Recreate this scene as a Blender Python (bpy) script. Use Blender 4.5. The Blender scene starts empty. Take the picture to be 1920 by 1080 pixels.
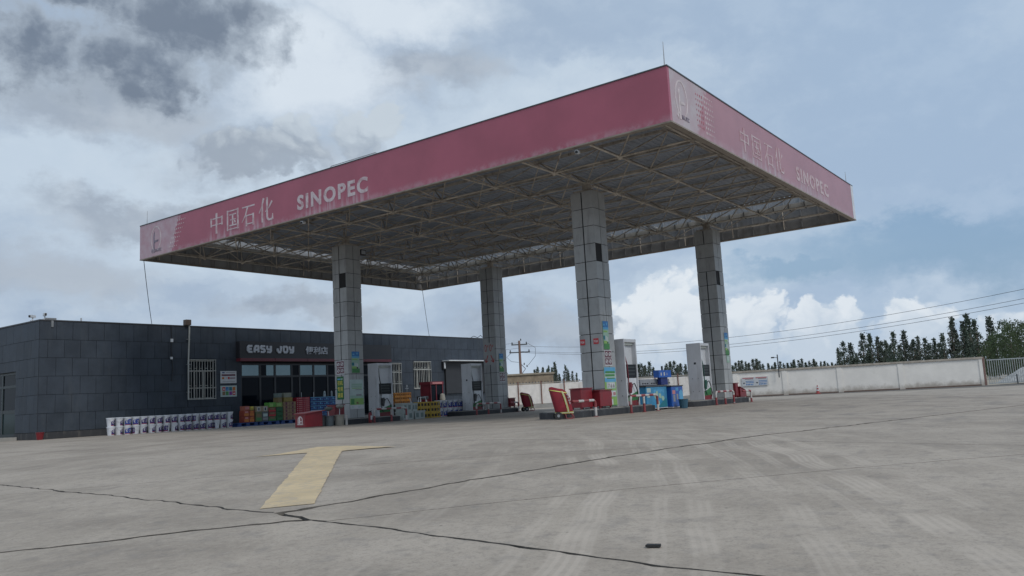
import bpy, bmesh, math, random
from mathutils import Vector, Matrix, noise as mnoise
R = math.radians
rnd = random.Random(7)
scene = bpy.context.scene
COL = scene.collection

# ------------------------------------------------------------------ camera, sky, sun, exposure
CAM = Vector((-16.4875, -7.4673, 0.5819))
YAW, PITCH, ROLL = 0.631833, 0.132885, -0.053503
def cam_axes():
    f = Vector((math.cos(YAW)*math.cos(PITCH), math.sin(YAW)*math.cos(PITCH), math.sin(PITCH)))
    r = Vector((math.sin(YAW), -math.cos(YAW), 0)); u = r.cross(f)
    c, s = math.cos(ROLL), math.sin(ROLL)
    return c*r + s*u, -s*r + c*u, f
cr, cu, cf = cam_axes()
cd = bpy.data.cameras.new('camera'); cam = bpy.data.objects.new('camera', cd); COL.objects.link(cam)
cd.sensor_width = 36; cd.lens = 1552.2/1920*36; cd.clip_start = 0.05; cd.clip_end = 6000
m = Matrix((cr, cu, -cf)).transposed().to_4x4(); m.translation = CAM; cam.matrix_world = m
scene.camera = cam
scene.view_settings.view_transform = 'Standard'; scene.view_settings.look = 'None'
scene.view_settings.gamma = 1; scene.view_settings.exposure = 0.1
scene.view_settings.use_curve_mapping = False

SUN_AZ, SUN_EL = R(-104), R(43)
sl = bpy.data.lights.new('sun', 'SUN'); sl.energy = 1.35; sl.angle = R(20); sl.color = (1, .96, .9)
so = bpy.data.objects.new('sun', sl); COL.objects.link(so)
sd = Vector((math.cos(SUN_AZ)*math.cos(SUN_EL), math.sin(SUN_AZ)*math.cos(SUN_EL), math.sin(SUN_EL)))
so.rotation_euler = sd.to_track_quat('Z', 'Y').to_euler(); so.location = (0, -20, 40)

class NT:
    """small node-tree helper: sockets in, sockets out"""
    def __init__(s, tree): s.t = tree; s.n = tree.nodes; s.l = tree.links
    def put(s, sock, v):
        if isinstance(v, bpy.types.NodeSocket): s.l.new(v, sock)
        elif v is not None:
            try: sock.default_value = v
            except Exception: sock.default_value = tuple(v)+(1,) if len(v) == 3 else v
    def node(s, typ, ins=None, out=0, **kw):
        n = s.n.new(typ)
        for k, v in kw.items(): setattr(n, k, v)
        for k, v in (ins or {}).items(): s.put(n.inputs[k], v)
        return n.outputs[out]
    def m(s, op, a, b=None, c=None, clamp=False):
        n = s.n.new('ShaderNodeMath'); n.operation = op; n.use_clamp = clamp
        for i, v in enumerate((a, b, c)):
            if v is not None: s.put(n.inputs[i], v)
        return n.outputs[0]
    def add(s, a, b): return s.m('ADD', a, b)
    def sub(s, a, b): return s.m('SUBTRACT', a, b)
    def mul(s, a, b): return s.m('MULTIPLY', a, b)
    def mx(s, a, b): return s.m('MAXIMUM', a, b)
    def mn(s, a, b): return s.m('MINIMUM', a, b)
    def ss(s, v, lo, hi, a=0.0, b=1.0):
        n = s.n.new('ShaderNodeMapRange'); n.interpolation_type = 'SMOOTHSTEP'
        s.put(n.inputs[0], v); s.put(n.inputs[1], lo); s.put(n.inputs[2], hi); n.inputs[3].default_value = a; n.inputs[4].default_value = b
        return n.outputs[0]
    def mix(s, f, a, b, mode='MIX'):
        n = s.n.new('ShaderNodeMix'); n.data_type = 'RGBA'; n.blend_type = mode
        s.put(n.inputs[0], f); s.put(n.inputs[6], col(a)); s.put(n.inputs[7], col(b)); return n.outputs[2]
    def noise(s, vec, scale, detail=4, rough=.5, dist=0.0, out=0):
        return s.node('ShaderNodeTexNoise', {'Vector': vec, 'Scale': scale, 'Detail': detail, 'Roughness': rough, 'Distortion': dist}, out)
    def vor(s, vec, scale, feature='F1', out=0, **ins):
        n = s.n.new('ShaderNodeTexVoronoi'); n.feature = feature
        s.put(n.inputs['Vector'], vec); s.put(n.inputs['Scale'], scale)
        for k, v in ins.items(): s.put(n.inputs[k], v)
        return n.outputs[out]
    def sep(s, v):
        n = s.n.new('ShaderNodeSeparateXYZ'); s.put(n.inputs[0], v); return n.outputs
    def comb(s, x, y, z):
        n = s.n.new('ShaderNodeCombineXYZ')
        for i, v in enumerate((x, y, z)): s.put(n.inputs[i], v)
        return n.outputs[0]
    def vmul(s, v, k):
        n = s.n.new('ShaderNodeVectorMath'); n.operation = 'MULTIPLY'; s.put(n.inputs[0], v); n.inputs[1].default_value = k; return n.outputs[0]
def col(c):
    return c if isinstance(c, bpy.types.NodeSocket) else tuple(c)+((1,) if len(c) == 3 else ())

# ---- sky: daylight sky seen through broken cloud, laid out by azimuth and elevation
world = bpy.data.worlds.new('World'); scene.world = world; world.use_nodes = True
wt = world.node_tree; wt.nodes.clear(); N = NT(wt)
def build_sky():
    d = N.node('ShaderNodeTexCoord', out=0)
    x, y, z = N.sep(d)
    az = N.mul(N.m('ARCTAN2', y, x), 180/math.pi)
    el = N.mul(N.m('ARCSINE', z), 180/math.pi)
    P = N.comb(az, el, 0.0)
    def vm(op, a, b, c=None):
        n = N.n.new('ShaderNodeVectorMath'); n.operation = op; N.put(n.inputs[0], a)
        if b is not None: N.put(n.inputs[1], b)
        if c is not None: N.put(n.inputs[2], c)
        return n.outputs[1 if op == 'LENGTH' else 0]
    def n2(vec, scale, detail, rough, out=0):
        return N.node('ShaderNodeTexNoise', {'Vector': vec, 'Scale': scale, 'Detail': detail, 'Roughness': rough}, out, noise_dimensions='2D')
    sky = N.n.new('ShaderNodeTexSky'); sky.sky_type = 'NISHITA'; sky.sun_disc = False
    sky.sun_elevation = SUN_EL; sky.sun_rotation = math.pi/2 - SUN_AZ; sky.dust_density = 2.0; sky.ozone_density = 2.5; sky.air_density = 1.2
    clear = N.mix(1.0, sky.outputs[0], (.075, .075, .075), 'MULTIPLY')
    clear = N.mix(.55, clear, (.27, .44, .67))
    # warped azimuth / elevation so that every cloud edge is ragged
    wn = n2(vm('MULTIPLY', P, (1, 1.5, 1)), .13, 6, .62, 1)
    W = vm('SUBTRACT', wn, (.5, .5, .5))
    Pw = vm('MULTIPLY_ADD', W, (11, 7, 0), P)
    Ps = vm('MULTIPLY_ADD', W, (4.2, 3.2, 0), P)
    Pd = vm('MULTIPLY_ADD', W, (6, 4.5, 0), P)
    wr, wg, wb = N.sep(wn)
    nb = n2(vm('MULTIPLY', Pw, (1, 2.3, 1)), .045, 4, .52)
    vo = N.n.new('ShaderNodeTexVoronoi'); vo.voronoi_dimensions = '2D'; N.put(vo.inputs['Vector'], Ps); vo.inputs['Scale'].default_value = .62; vo.inputs['Detail'].default_value = 2.0; vo.inputs['Roughness'].default_value = .5
    puff = N.sub(.62, vo.outputs[0])
    def field(Q, *bs):
        o = None
        for a, e, ra, re in bs:
            L = vm('LENGTH', vm('MULTIPLY_ADD', Q, (1/ra, 1/re, 0), (-a/ra, -e/re, 0)), None)
            o = L if o is None else N.mn(o, L)
        return N.sub(1.0, o)
    # high overcast veil
    veil = N.mix(N.ss(nb, .34, .66), (.345, .435, .56), (.50, .595, .70))
    veil = N.mix(N.mul(N.ss(wb, .44, .68), .35), veil, (.575, .66, .745))
    thin = N.mul(N.ss(az, 44, 6), N.ss(nb, .70, .40))
    veil = N.mix(N.mul(thin, .6), veil, (.335, .46, .63))
    # bright break where the sun lights the veil
    br = N.ss(field(Pw, (50, 22.5, 9, 4.5), (44, 26.5, 9, 3)), -.15, .75)
    veil = N.mix(N.mul(br, .8), veil, (.69, .76, .83))
    # blue openings
    ho = field(Pw, (9, 8.0, 14, 3.0), (18, 7.4, 6, 1.5), (-22, 14, 16, 6), (100, 16, 14, 5), (9, 9.5, 9, 1.5))
    out = N.mix(N.mul(N.ss(ho, -.25, .65), .88), veil, clear)
    # broad grey bellies
    g1 = field(Pw, (54, 16.6, 7, 2.2), (66.5, 9.2, 7, 2.4), (62, 19, 7, 2.4), (60, 13, 8, 1.4), (84, 12, 9, 2.5), (33, 4.5, 9, 1.6), (50, 6.5, 7, 1.3), (40.5, 22.3, 5.5, 1.8))
    out = N.mix(N.mul(N.ss(g1, -.25, .7), .72), out, N.mix(N.ss(wr, .36, .62), (.285, .335, .41), (.40, .45, .515)))
    # heaped grey cloud in the middle left, lit from behind
    g2 = N.add(field(Ps, (50.4, 18.2, 2.0, 1.8), (46.4, 18.2, 2.8, 2.1), (44.2, 18.8, 1.8, 1.8), (53.5, 16.8, 5.5, 2.0)), N.mul(puff, .5))
    out = N.mix(N.mul(N.ss(g2, .02, .34), .78), out, N.mix(N.ss(N.add(N.sub(el, N.mul(az, .12)), N.mul(puff, 2.0)), 10.2, 13.4), (.295, .35, .425), (.52, .585, .645)))
    # dark near cloud, ragged
    fine = n2(P, .55, 5, .6)
    dn = N.add(field(Pd, (66.6, 22.2, 4.2, 2.9), (58.0, 25.0, 6.2, 4.0), (63.6, 26.4, 3.6, 1.9), (61.4, 21.6, 4.4, 2.6), (54.4, 25.0, 3.6, 2.0), (77, 27, 6, 3), (57, 31, 8, 4)), N.add(N.mul(puff, .30), N.mul(N.sub(fine, .5), .9)))
    dcol = N.mix(N.ss(N.add(dn, N.mul(N.sub(wg, .5), 1.2)), .0, .85), (.34, .40, .475), (.15, .19, .255))
    out = N.mix(N.mul(N.ss(dn, -.30, .36), .92), out, dcol)
    # white heaped clouds low on the right
    cf_ = N.add(field(Ps, (20.8, 3.4, 2.9, 2.9), (19.4, 4.3, 1.5, 1.5), (15.4, 2.8, 3.8, 2.4), (16.3, 4.2, 1.4, 1.2), (14.2, 4.0, 1.2, 1.1), (10.2, 2.8, 2.6, 2.2), (11.0, 3.9, 1.2, 1.3), (25.5, 4.6, 4.6, 4.0), (5, 2.4, 4, 1.8), (-8, 3, 7, 3.5)), N.mul(puff, .5))
    lit = N.ss(N.add(el, N.mul(puff, 2.2)), 1.9, 5.4)
    out = N.mix(N.mul(N.ss(cf_, .02, .32), .8), out, N.mix(lit, (.52, .60, .69), (.75, .795, .835)))
    # pale haze on the horizon
    out = N.mix(N.mul(N.ss(el, 4.2, .2), .6), out, (.50, .58, .675))
    # below the horizon: ground light
    out = N.mix(N.ss(el, 0.0, -2.0), out, (.25, .25, .24))
    bg = N.n.new('ShaderNodeBackground'); N.put(bg.inputs[0], out); bg.inputs[1].default_value = 1.0
    wo = N.n.new('ShaderNodeOutputWorld'); N.l.new(bg.outputs[0], wo.inputs[0])
build_sky()
world.cycles.sampling_method = 'MANUAL'; world.cycles.sample_map_resolution = 256
scene.cycles.max_bounces = 6; scene.cycles.diffuse_bounces = 3; scene.cycles.glossy_bounces = 3

# ------------------------------------------------------------------ helpers
def tag(o, label=None, cat=None, group=None, kind=None):
    if label: o['label'] = label
    if cat: o['category'] = cat
    if group: o['group'] = group
    if kind: o['kind'] = kind
    return o
def thing(name, label, cat, loc=(0, 0, 0), rz=0, group=None):
    o = bpy.data.objects.new(name, None); COL.objects.link(o); o.location = loc; o.rotation_euler = (0, 0, rz)
    o.empty_display_size = .1
    return tag(o, label, cat, group)
def worigin(p):
    v = Vector((0, 0, 0))
    while p is not None: v += p.location; p = p.parent
    return v
def link(name, me, parent=None, loc=(0, 0, 0), rot=None, scale=None):
    o = bpy.data.objects.new(name, me); COL.objects.link(o); o.parent = parent; o.location = loc
    if rot is not None: o.rotation_euler = rot
    if scale is not None: o.scale = scale
    return o
def copy_tree(o, parent=None):
    c = o.copy(); COL.objects.link(c); c.parent = parent
    for ch in list(o.children): copy_tree(ch, c)
    return c
class MB:
    def __init__(s): s.v = []; s.f = []; s.mi = []
    def quad(s, pts, mi=0):
        b = len(s.v); s.v += [tuple(p) for p in pts]; s.f.append(tuple(range(b, b+len(pts)))); s.mi.append(mi); return s
    def box(s, x0, y0, z0, x1, y1, z1, mi=0):
        x0, x1 = sorted((x0, x1)); y0, y1 = sorted((y0, y1)); z0, z1 = sorted((z0, z1))
        b = len(s.v)
        s.v += [(x0,y0,z0),(x1,y0,z0),(x1,y1,z0),(x0,y1,z0),(x0,y0,z1),(x1,y0,z1),(x1,y1,z1),(x0,y1,z1)]
        for f in ((0,3,2,1),(4,5,6,7),(0,1,5,4),(1,2,6,5),(2,3,7,6),(3,0,4,7)): s.f.append(tuple(b+i for i in f)); s.mi.append(mi)
        return s
    def prism(s, poly, a0, a1, axis='y', mi=0):
        """poly: 2D points, extruded along axis from a0 to a1"""
        def P(u, w, a): return (u, a, w) if axis == 'y' else ((a, u, w) if axis == 'x' else (u, w, a))
        n = len(poly); b = len(s.v)
        s.v += [P(u, w, a0) for u, w in poly] + [P(u, w, a1) for u, w in poly]
        s.f.append(tuple(b+i for i in range(n))); s.mi.append(mi); s.f.append(tuple(b+n+i for i in reversed(range(n)))); s.mi.append(mi)
        for i in range(n): s.f.append((b+i, b+n+i, b+n+(i+1) % n, b+(i+1) % n)); s.mi.append(mi)
        return s
    def tube(s, pts, r, n=8, mi=0, cap=True, mis=None):
        pts = [Vector(p) for p in pts]; rs = r if isinstance(r, (list, tuple)) else [r]*len(pts)
        b = len(s.v); prev = None
        for i, p in enumerate(pts):
            t = (pts[min(i+1, len(pts)-1)]-pts[max(i-1, 0)]).normalized()
            if prev is None: a = t.orthogonal().normalized()
            else: a = (prev - t*prev.dot(t)).normalized()
            prev = a; c = t.cross(a)
            for k in range(n):
                w = 2*math.pi*k/n; s.v.append(tuple(p + (a*math.cos(w)+c*math.sin(w))*rs[i]))
        for i in range(len(pts)-1):
            for k in range(n):
                s.f.append((b+i*n+k, b+i*n+(k+1) % n, b+(i+1)*n+(k+1) % n, b+(i+1)*n+k)); s.mi.append(mis[i] if mis else mi)
        if cap:
            s.f.append(tuple(b+k for k in reversed(range(n)))); s.mi.append(mis[0] if mis else mi)
            s.f.append(tuple(b+(len(pts)-1)*n+k for k in range(n))); s.mi.append(mis[-1] if mis else mi)
        return s
    def lathe(s, prof, n=16, cx=0, cy=0, mi=0):
        b = len(s.v)
        for r, z in prof:
            for k in range(n): w = 2*math.pi*k/n; s.v.append((cx+r*math.cos(w), cy+r*math.sin(w), z))
        for i in range(len(prof)-1):
            for k in range(n): s.f.append((b+i*n+k, b+i*n+(k+1) % n, b+(i+1)*n+(k+1) % n, b+(i+1)*n+k)); s.mi.append(mi)
        s.f.append(tuple(b+k for k in reversed(range(n)))); s.mi.append(mi)
        s.f.append(tuple(b+(len(prof)-1)*n+k for k in range(n))); s.mi.append(mi)
        return s
    def mesh(s, name, mats, off=None, smooth=False):
        me = bpy.data.meshes.new(name)
        v = s.v if off is None else [(p[0]-off.x, p[1]-off.y, p[2]-off.z) for p in s.v]
        me.from_pydata(v, [], s.f)
        for mm in (mats if isinstance(mats, (list, tuple)) else [mats]): me.materials.append(mm)
        me.polygons.foreach_set('material_index', s.mi)
        if smooth: me.polygons.foreach_set('use_smooth', [True]*len(s.f))
        me.update(); return me
    def build(s, name, mats, parent=None, label=None, cat=None, group=None, kind=None, smooth=False, bevel=0):
        off = worigin(parent) if parent else None
        if parent is None:   # put the origin at the thing's base
            xs = [p[0] for p in s.v]; ys = [p[1] for p in s.v]; zs = [p[2] for p in s.v]
            off = Vector(((min(xs)+max(xs))/2, (min(ys)+max(ys))/2, min(zs)))
        o = link(name, s.mesh(name, mats, off, smooth), parent, (0, 0, 0) if parent else off)
        if bevel:
            bv = o.modifiers.new('bevel', 'BEVEL'); bv.width = bevel; bv.segments = 2; bv.limit_method = 'ANGLE'
        return tag(o, label, cat, group, kind)
def Bx(*a, **k): return MB().box(*a, **k)

# ---- materials
MATS = {}
def mat(name, c, rough=.6, metal=0.0, var=.12, nscale=3.0, bump=0.0, bscale=40, rand=0.0, dirt=None, spec=.5, coat=0):
    if name in MATS: return MATS[name]
    m_ = bpy.data.materials.new(name); m_.use_nodes = True; t = NT(m_.node_tree)
    b = m_.node_tree.nodes['Principled BSDF']
    pos = t.node('ShaderNodeTexCoord', out=3); wp = t.node('ShaderNodeNewGeometry', out=0)
    n1 = t.noise(wp, nscale, 5, .6)
    f = t.ss(n1, .3, .7)
    cc = t.mix(f, tuple(x*(1-var) for x in c), tuple(min(1, x*(1+var)) for x in c))
    if rand:
        rr = t.node('ShaderNodeObjectInfo', out=5)
        cc = t.mix(1.0, cc, t.node('ShaderNodeCombineColor', {0: t.m('MULTIPLY_ADD', rr, rand*2, 1-rand), 1: t.m('MULTIPLY_ADD', rr, rand*2, 1-rand), 2: t.m('MULTIPLY_ADD', rr, rand*2, 1-rand)}), 'MULTIPLY')
    if dirt:
        dc, amt, sc = dirt
        st = t.noise(t.vmul(wp, (sc, sc, sc*.22)), 1.0, 6, .65)
        cc = t.mix(t.mul(t.ss(st, .5, .74), amt), cc, dc)
    t.put(b.inputs['Base Color'], cc); b.inputs['Metallic'].default_value = metal
    t.put(b.inputs['Roughness'], t.m('MULTIPLY_ADD', n1, .16, rough-.08)); b.inputs['Specular IOR Level'].default_value = spec
    if bump:
        bn = t.node('ShaderNodeBump', {'Strength': bump, 'Distance': .01, 'Height': t.noise(wp, bscale, 4, .6)})
        t.put(b.inputs['Normal'], bn)
    MATS[name] = m_; return m_
M = {}
M['white'] = mat('white_paint', (.62, .64, .66), .35, dirt=((.30, .28, .25), .35, 6))
M['plastic_white'] = mat('bucket_plastic', (.66, .68, .72), .35, var=.05, rand=.06)
M['black'] = mat('black_plastic', (.02, .02, .022), .4)
M['rubber'] = mat('rubber', (.025, .025, .025), .75)
M['red'] = mat('red_enamel', (.19, .013, .02), .42, dirt=((.12, .03, .03), .5, 8), rand=.06)
M['steel'] = mat('grey_steel', (.30, .31, .32), .4, .5)
M['dark_steel'] = mat('dark_steel', (.06, .065, .07), .45)
M['zinc'] = mat('galvanised_pipe', (.42, .43, .44), .45, .3)
M['col_panel'] = mat('column_panel', (.34, .35, .35), .42, var=.08, rand=.07, dirt=((.17, .165, .16), .55, 5))
M['col_core'] = mat('column_core', (.02, .02, .022), .8)
M['tile'] = mat('slate_tile', (.044, .055, .071), .55, var=.14, nscale=1.6, rand=.09, bump=.15, bscale=60, dirt=((.08, .09, .10), .4, 2.5), spec=.3)
M['joint'] = mat('tile_joint', (.012, .013, .015), .9)
M['plinth'] = mat('plinth_render', (.04, .041, .045), .8, dirt=((.13, .12, .11), .6, 4), bump=.3)
M['deck'] = mat('deck_sheet', (.33, .37, .44), .5, .1, var=.12, nscale=.6, dirt=((.12, .11, .10), .5, 1.6))
M['bar'] = mat('truss_paint', (.44, .40, .35), .6, var=.3, nscale=2, dirt=((.12, .065, .04), .7, 5), rand=.18)
M['bar_lower'] = mat('truss_paint_lower', (.50, .46, .40), .6, var=.3, nscale=2, dirt=((.15, .085, .05), .7, 5), rand=.15)
M['studw'] = mat('fascia_back', (.27, .275, .285), .6, dirt=((.10, .085, .07), .6, 2))
M['trim'] = mat('edge_trim', (.26, .22, .18), .5, dirt=((.12, .08, .05), .6, 4))
M['gutter'] = mat('gutter_white', (.55, .55, .53), .5, dirt=((.3, .27, .22), .6, 3))
M['conc'] = mat('island_concrete', (.30, .29, .27), .85, bump=.3)
M['kerb'] = mat('dark_kerb', (.035, .037, .042), .7, dirt=((.12, .12, .12), .5, 6))
# ------------------------------------------------------------------ ground
def gz(x, y):
    dx = max(-5-x, 0, x-17); dy = max(1.5-y, 0)
    d = min(math.hypot(dx, dy)/14, 1); return -.35*d*d*(3-2*d)
def concrete_mat():
    m_ = bpy.data.materials.new('forecourt_concrete'); m_.use_nodes = True; t = NT(m_.node_tree); b = m_.node_tree.nodes['Principled BSDF']
    wp = t.node('ShaderNodeNewGeometry', out=0); x, y, z = t.sep(wp)
    a = R(26); ca, sa = math.cos(a), math.sin(a)
    u = t.add(t.mul(x, ca), t.mul(y, sa)); w = t.add(t.mul(x, -sa), t.mul(y, ca))
    n0 = t.noise(wp, .16, 5, .55); n1 = t.noise(wp, .75, 6, .6); n2 = t.noise(wp, 5, 6, .65); n3 = t.noise(wp, 60, 3, .6)
    # brushed, swept look: long streaks along the traffic direction
    ms = t.noise(t.comb(t.mul(u, .35), t.mul(w, 2.6), 0.0), 1.0, 6, .62)
    c = t.mix(t.ss(n0, .33, .66), (0.314, 0.266, 0.217), (0.383, 0.328, 0.270))
    c = t.mix(t.mul(t.ss(n1, .44, .66), .8), c, (0.436, 0.374, 0.310))
    c = t.mix(t.mul(t.ss(n1, .48, .32), .75), c, (0.266, 0.225, 0.185))
    c = t.mix(t.mul(t.ss(ms, .48, .68), .35), c, (0.467, 0.400, 0.326))
    c = t.mix(t.mul(t.ss(n2, .50, .70), .5), c, (0.224, 0.202, 0.182))
    c = t.mix(t.mul(t.ss(n3, .5, .72), .55), c, (0.203, 0.183, 0.165))
    n4 = t.noise(wp, 17, 5, .65); c = t.mix(t.mul(t.ss(n4, .5, .68), .38), c, (0.218, 0.188, 0.156)); c = t.mix(t.mul(t.ss(n4, .47, .30), .35), c, (0.467, 0.405, 0.339))
    pit = t.node('ShaderNodeTexVoronoi', {'Vector': wp, 'Scale': 4.5, 'Randomness': 1.0}); pk = t.ss(pit, .075, .03)
    c = t.mix(t.mul(t.mul(pk, t.ss(n1, .45, .55)), .75), c, (0.101, 0.090, 0.076))
    # oil and tyre dirt near the pumps
    oil = t.mul(t.mul(t.ss(t.noise(t.comb(t.mul(x, .5), t.mul(y, 1.5), 0.0), .9, 5, .6), .5, .7), t.ss(x, -6, 1)), t.ss(x, 22, 15))
    c = t.mix(t.mul(oil, .55), c, (0.172, 0.156, 0.143))
    # dusty tyre tracks swinging into the forecourt
    nw = t.add(w, t.mul(t.sub(t.noise(wp, .35, 2, .5), .5), .5))
    nw = t.add(nw, t.mul(t.m('POWER', t.add(u, 12.0), 2.0), -.018))
    trk = None
    for off, wd, k in ((1.1, .13, .8), (1.42, .07, .5), (.36, .10, .6), (.62, .06, .45), (-.25, .12, .55), (-.62, .07, .5), (-.95, .15, .85), (-1.35, .08, .5), (2.3, .1, .35), (-2.4, .14, .4)):
        q = t.mul(t.ss(t.m('ABSOLUTE', t.sub(nw, off)), wd, wd*.7), k); trk = q if trk is None else t.mx(trk, q)
    tread = t.ss(t.m('SINE', t.mul(nw, 110.0)), -.4, .5, .6, 1.0)
    rng = t.mul(t.ss(x, -1, -6), t.ss(y, 2.5, -2.5))
    trk = t.mul(t.mul(t.mul(trk, tread), rng), t.ss(t.noise(wp, 1.1, 5, .6), .36, .62))
    c = t.mix(t.mul(trk, .72), c, (0.528, 0.456, 0.383))
    t.put(b.inputs['Base Color'], c); t.put(b.inputs['Roughness'], t.m('MULTIPLY_ADD', n2, .2, .72)); b.inputs['Specular IOR Level'].default_value = .3
    h = t.add(t.mul(n2, .6), t.mul(n3, .5))
    t.put(b.inputs['Normal'], t.node('ShaderNodeBump', {'Strength': .35, 'Distance': .012, 'Height': h}))
    return m_
M['concrete'] = concrete_mat()
M['subbase'] = mat('joint_dirt', (.125, .112, .097), .95, var=.4, nscale=9, bump=.5)
M['earth'] = mat('dry_earth', (.32, .28, .22), .95, var=.2, nscale=.2, bump=.2)

def drape(poly, top, thick, cell, mats, name, parent=None, zf=gz):
    """flat polygon cut by a grid, laid over the ground, with sides"""
    bm = bmesh.new(); vs = [bm.verts.new((p[0], p[1], 0)) for p in poly]; bm.faces.new(vs)
    xs = [p[0] for p in poly]; ys = [p[1] for p in poly]
    for ax, lo, hi in ((0, min(xs), max(xs)), (1, min(ys), max(ys))):
        k = math.ceil(lo/cell)
        while k*cell < hi:
            co = [0, 0, 0]; co[ax] = k*cell; no = [0, 0, 0]; no[ax] = 1
            bmesh.ops.bisect_plane(bm, geom=bm.verts[:]+bm.edges[:]+bm.faces[:], plane_co=co, plane_no=no); k += 1
    bmesh.ops.triangulate(bm, faces=[f for f in bm.faces if len(f.verts) > 4])
    for v in bm.verts: v.co.z = zf(v.co.x, v.co.y)+top
    if thick:
        be = [e for e in bm.edges if len(e.link_faces) == 1]
        r = bmesh.ops.extrude_edge_only(bm, edges=be)
        for f_ in r['geom']:
            if isinstance(f_, bmesh.types.BMFace): f_.material_index = 1
        for v in r['geom']:
            if isinstance(v, bmesh.types.BMVert): v.co.z -= thick
    bmesh.ops.recalc_face_normals(bm, faces=bm.faces[:])
    if sum(f.normal.z for f in bm.faces) < 0: bmesh.ops.reverse_faces(bm, faces=bm.faces[:])
    me = bpy.data.meshes.new(name); bm.to_mesh(me); bm.free(); me.materials.append(mats)
    if thick: me.materials.append(M['subbase'])
    return link(name, me, parent)

# far terrain: one sheet to the horizon, dipping under the forecourt
bm = MB()
rings = [0, 75, 120, 250, 700, 3000]; K = 48
def terr_z(r): return -.62 if r < 60 else -.37
bm.v.append((15, 8, -.62))
for r in rings[1:]:
    for k in range(K): w = 2*math.pi*k/K; bm.v.append((15+r*math.cos(w), 8+r*math.sin(w), -.62 if r < 80 else -.37))
for k in range(K): bm.f.append((0, 1+k, 1+(k+1) % K)); bm.mi.append(0)
for i in range(len(rings)-2):
    for k in range(K): bm.f.append((1+i*K+k, 1+(i+1)*K+k, 1+(i+1)*K+(k+1) % K, 1+i*K+(k+1) % K)); bm.mi.append(0)
o = link('ground', bm.mesh('ground', M['earth'])); tag(o, kind='structure')
apron = drape([(-60, -60), (62, -60), (62, 62), (-60, 62)], -.03, 0, 4, M['subbase'], 'forecourt'); tag(apron, kind='structure')

# concrete slabs: the forecourt outline is split along its joints, each slab is a piece
LINES = [  # (p, q, gap, ragged, condition)
    ((-11.9, 2.39), (-12.62, -5.91), .022, .026, None),
    ((-13.95, -1.23), (-12.3, -2.46), .042, .024, lambda c: c[0] < -12.2),
    ((-12.2, -2.0), (-6.25, -3.15), .05, .03, lambda c: c[0] > -12.2 and c[0]+.1*c[1] < 60),
    ((-6.15, -3.1), (-5.85, -6.45), .016, .012, None),
    ((-12.3, 2.87), (-8.45, -1.37), .012, .006, lambda c: c[1] > -2.4 and c[0] < -5.9),
    ((-11.18, -3.47), (-6.89, -6.54), .012, .006, lambda c: c[1] < -2.4 and -12.4 < c[0] < -5.9),
    ((.5, 0), (.6, 10), .014, .006, lambda c: c[0] > -5.9), ((7, 0), (7, 10), .014, .006, lambda c: c[0] > -5.9),
    ((14, 0), (14, 10), .014, .006, lambda c: c[0] > 5), ((21, 0), (21, 10), .016, .006, lambda c: c[0] > 9),
    ((30, 0), (30, 10), .02, .006, lambda c: c[0] > 15), ((40, 0), (40, 10), .02, .006, lambda c: c[0] > 25),
    ((0, 1.2), (10, 1.0), .014, .008, lambda c: c[0] > -5.9), ((0, 9.8), (10, 9.8), .014, .006, None),
    ((0, 18.6), (10, 18.6), .016, .006, None), ((0, -8), (10, -8), .016, .006, lambda c: c[0] > -5.9),
    ((-20, 0), (-20, 10), .016, .006, lambda c: c[0] < -12), ((0, -12), (10, -12), .016, .006, None)]
def split(poly, p, q, gap, rag):
    d = Vector(q)-Vector(p); n = Vector((-d.y, d.x)).normalized(); p = Vector(p)
    A, B = [], []
    L = len(poly)
    for i in range(L):
        v, g, r = poly[i]; w = poly[(i+1) % L][0]
        a, b = (v-p).dot(n), (w-p).dot(n)
        if abs(a) < 1e-6: a = 1e-6
        if a > 0: A.append((v, g, r))
        else: B.append((v, g, r))
        if (a > 0) != (b > 0):
            x = v+(w-v)*(a/(a-b))
            if a > 0: A.append((x, gap, rag)); B.append((x, g, r))
            else: B.append((x, gap, rag)); A.append((x, g, r))
    return A, B
polys = [[(Vector(c), .0, .0) for c in ((-45, -45), (50, -45), (50, 40), (-45, 40))]]
for p, q, g_, r_, cond in LINES:
    nxt = []
    for P in polys:
        cen = sum((v for v, _, _ in P), Vector((0, 0)))/len(P)
        if cond and not cond(cen): nxt.append(P); continue
        A, B = split(P, p, q, g_, r_)
        def area(Q): return abs(sum(Q[i][0].x*Q[(i+1) % len(Q)][0].y-Q[(i+1) % len(Q)][0].x*Q[i][0].y for i in range(len(Q))))/2 if len(Q) > 2 else 0
        if area(A) > .3 and area(B) > .3: nxt += [A, B]
        else: nxt.append(P)
    polys = nxt
CROSS = Vector((-12.28, -2.25))
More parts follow.
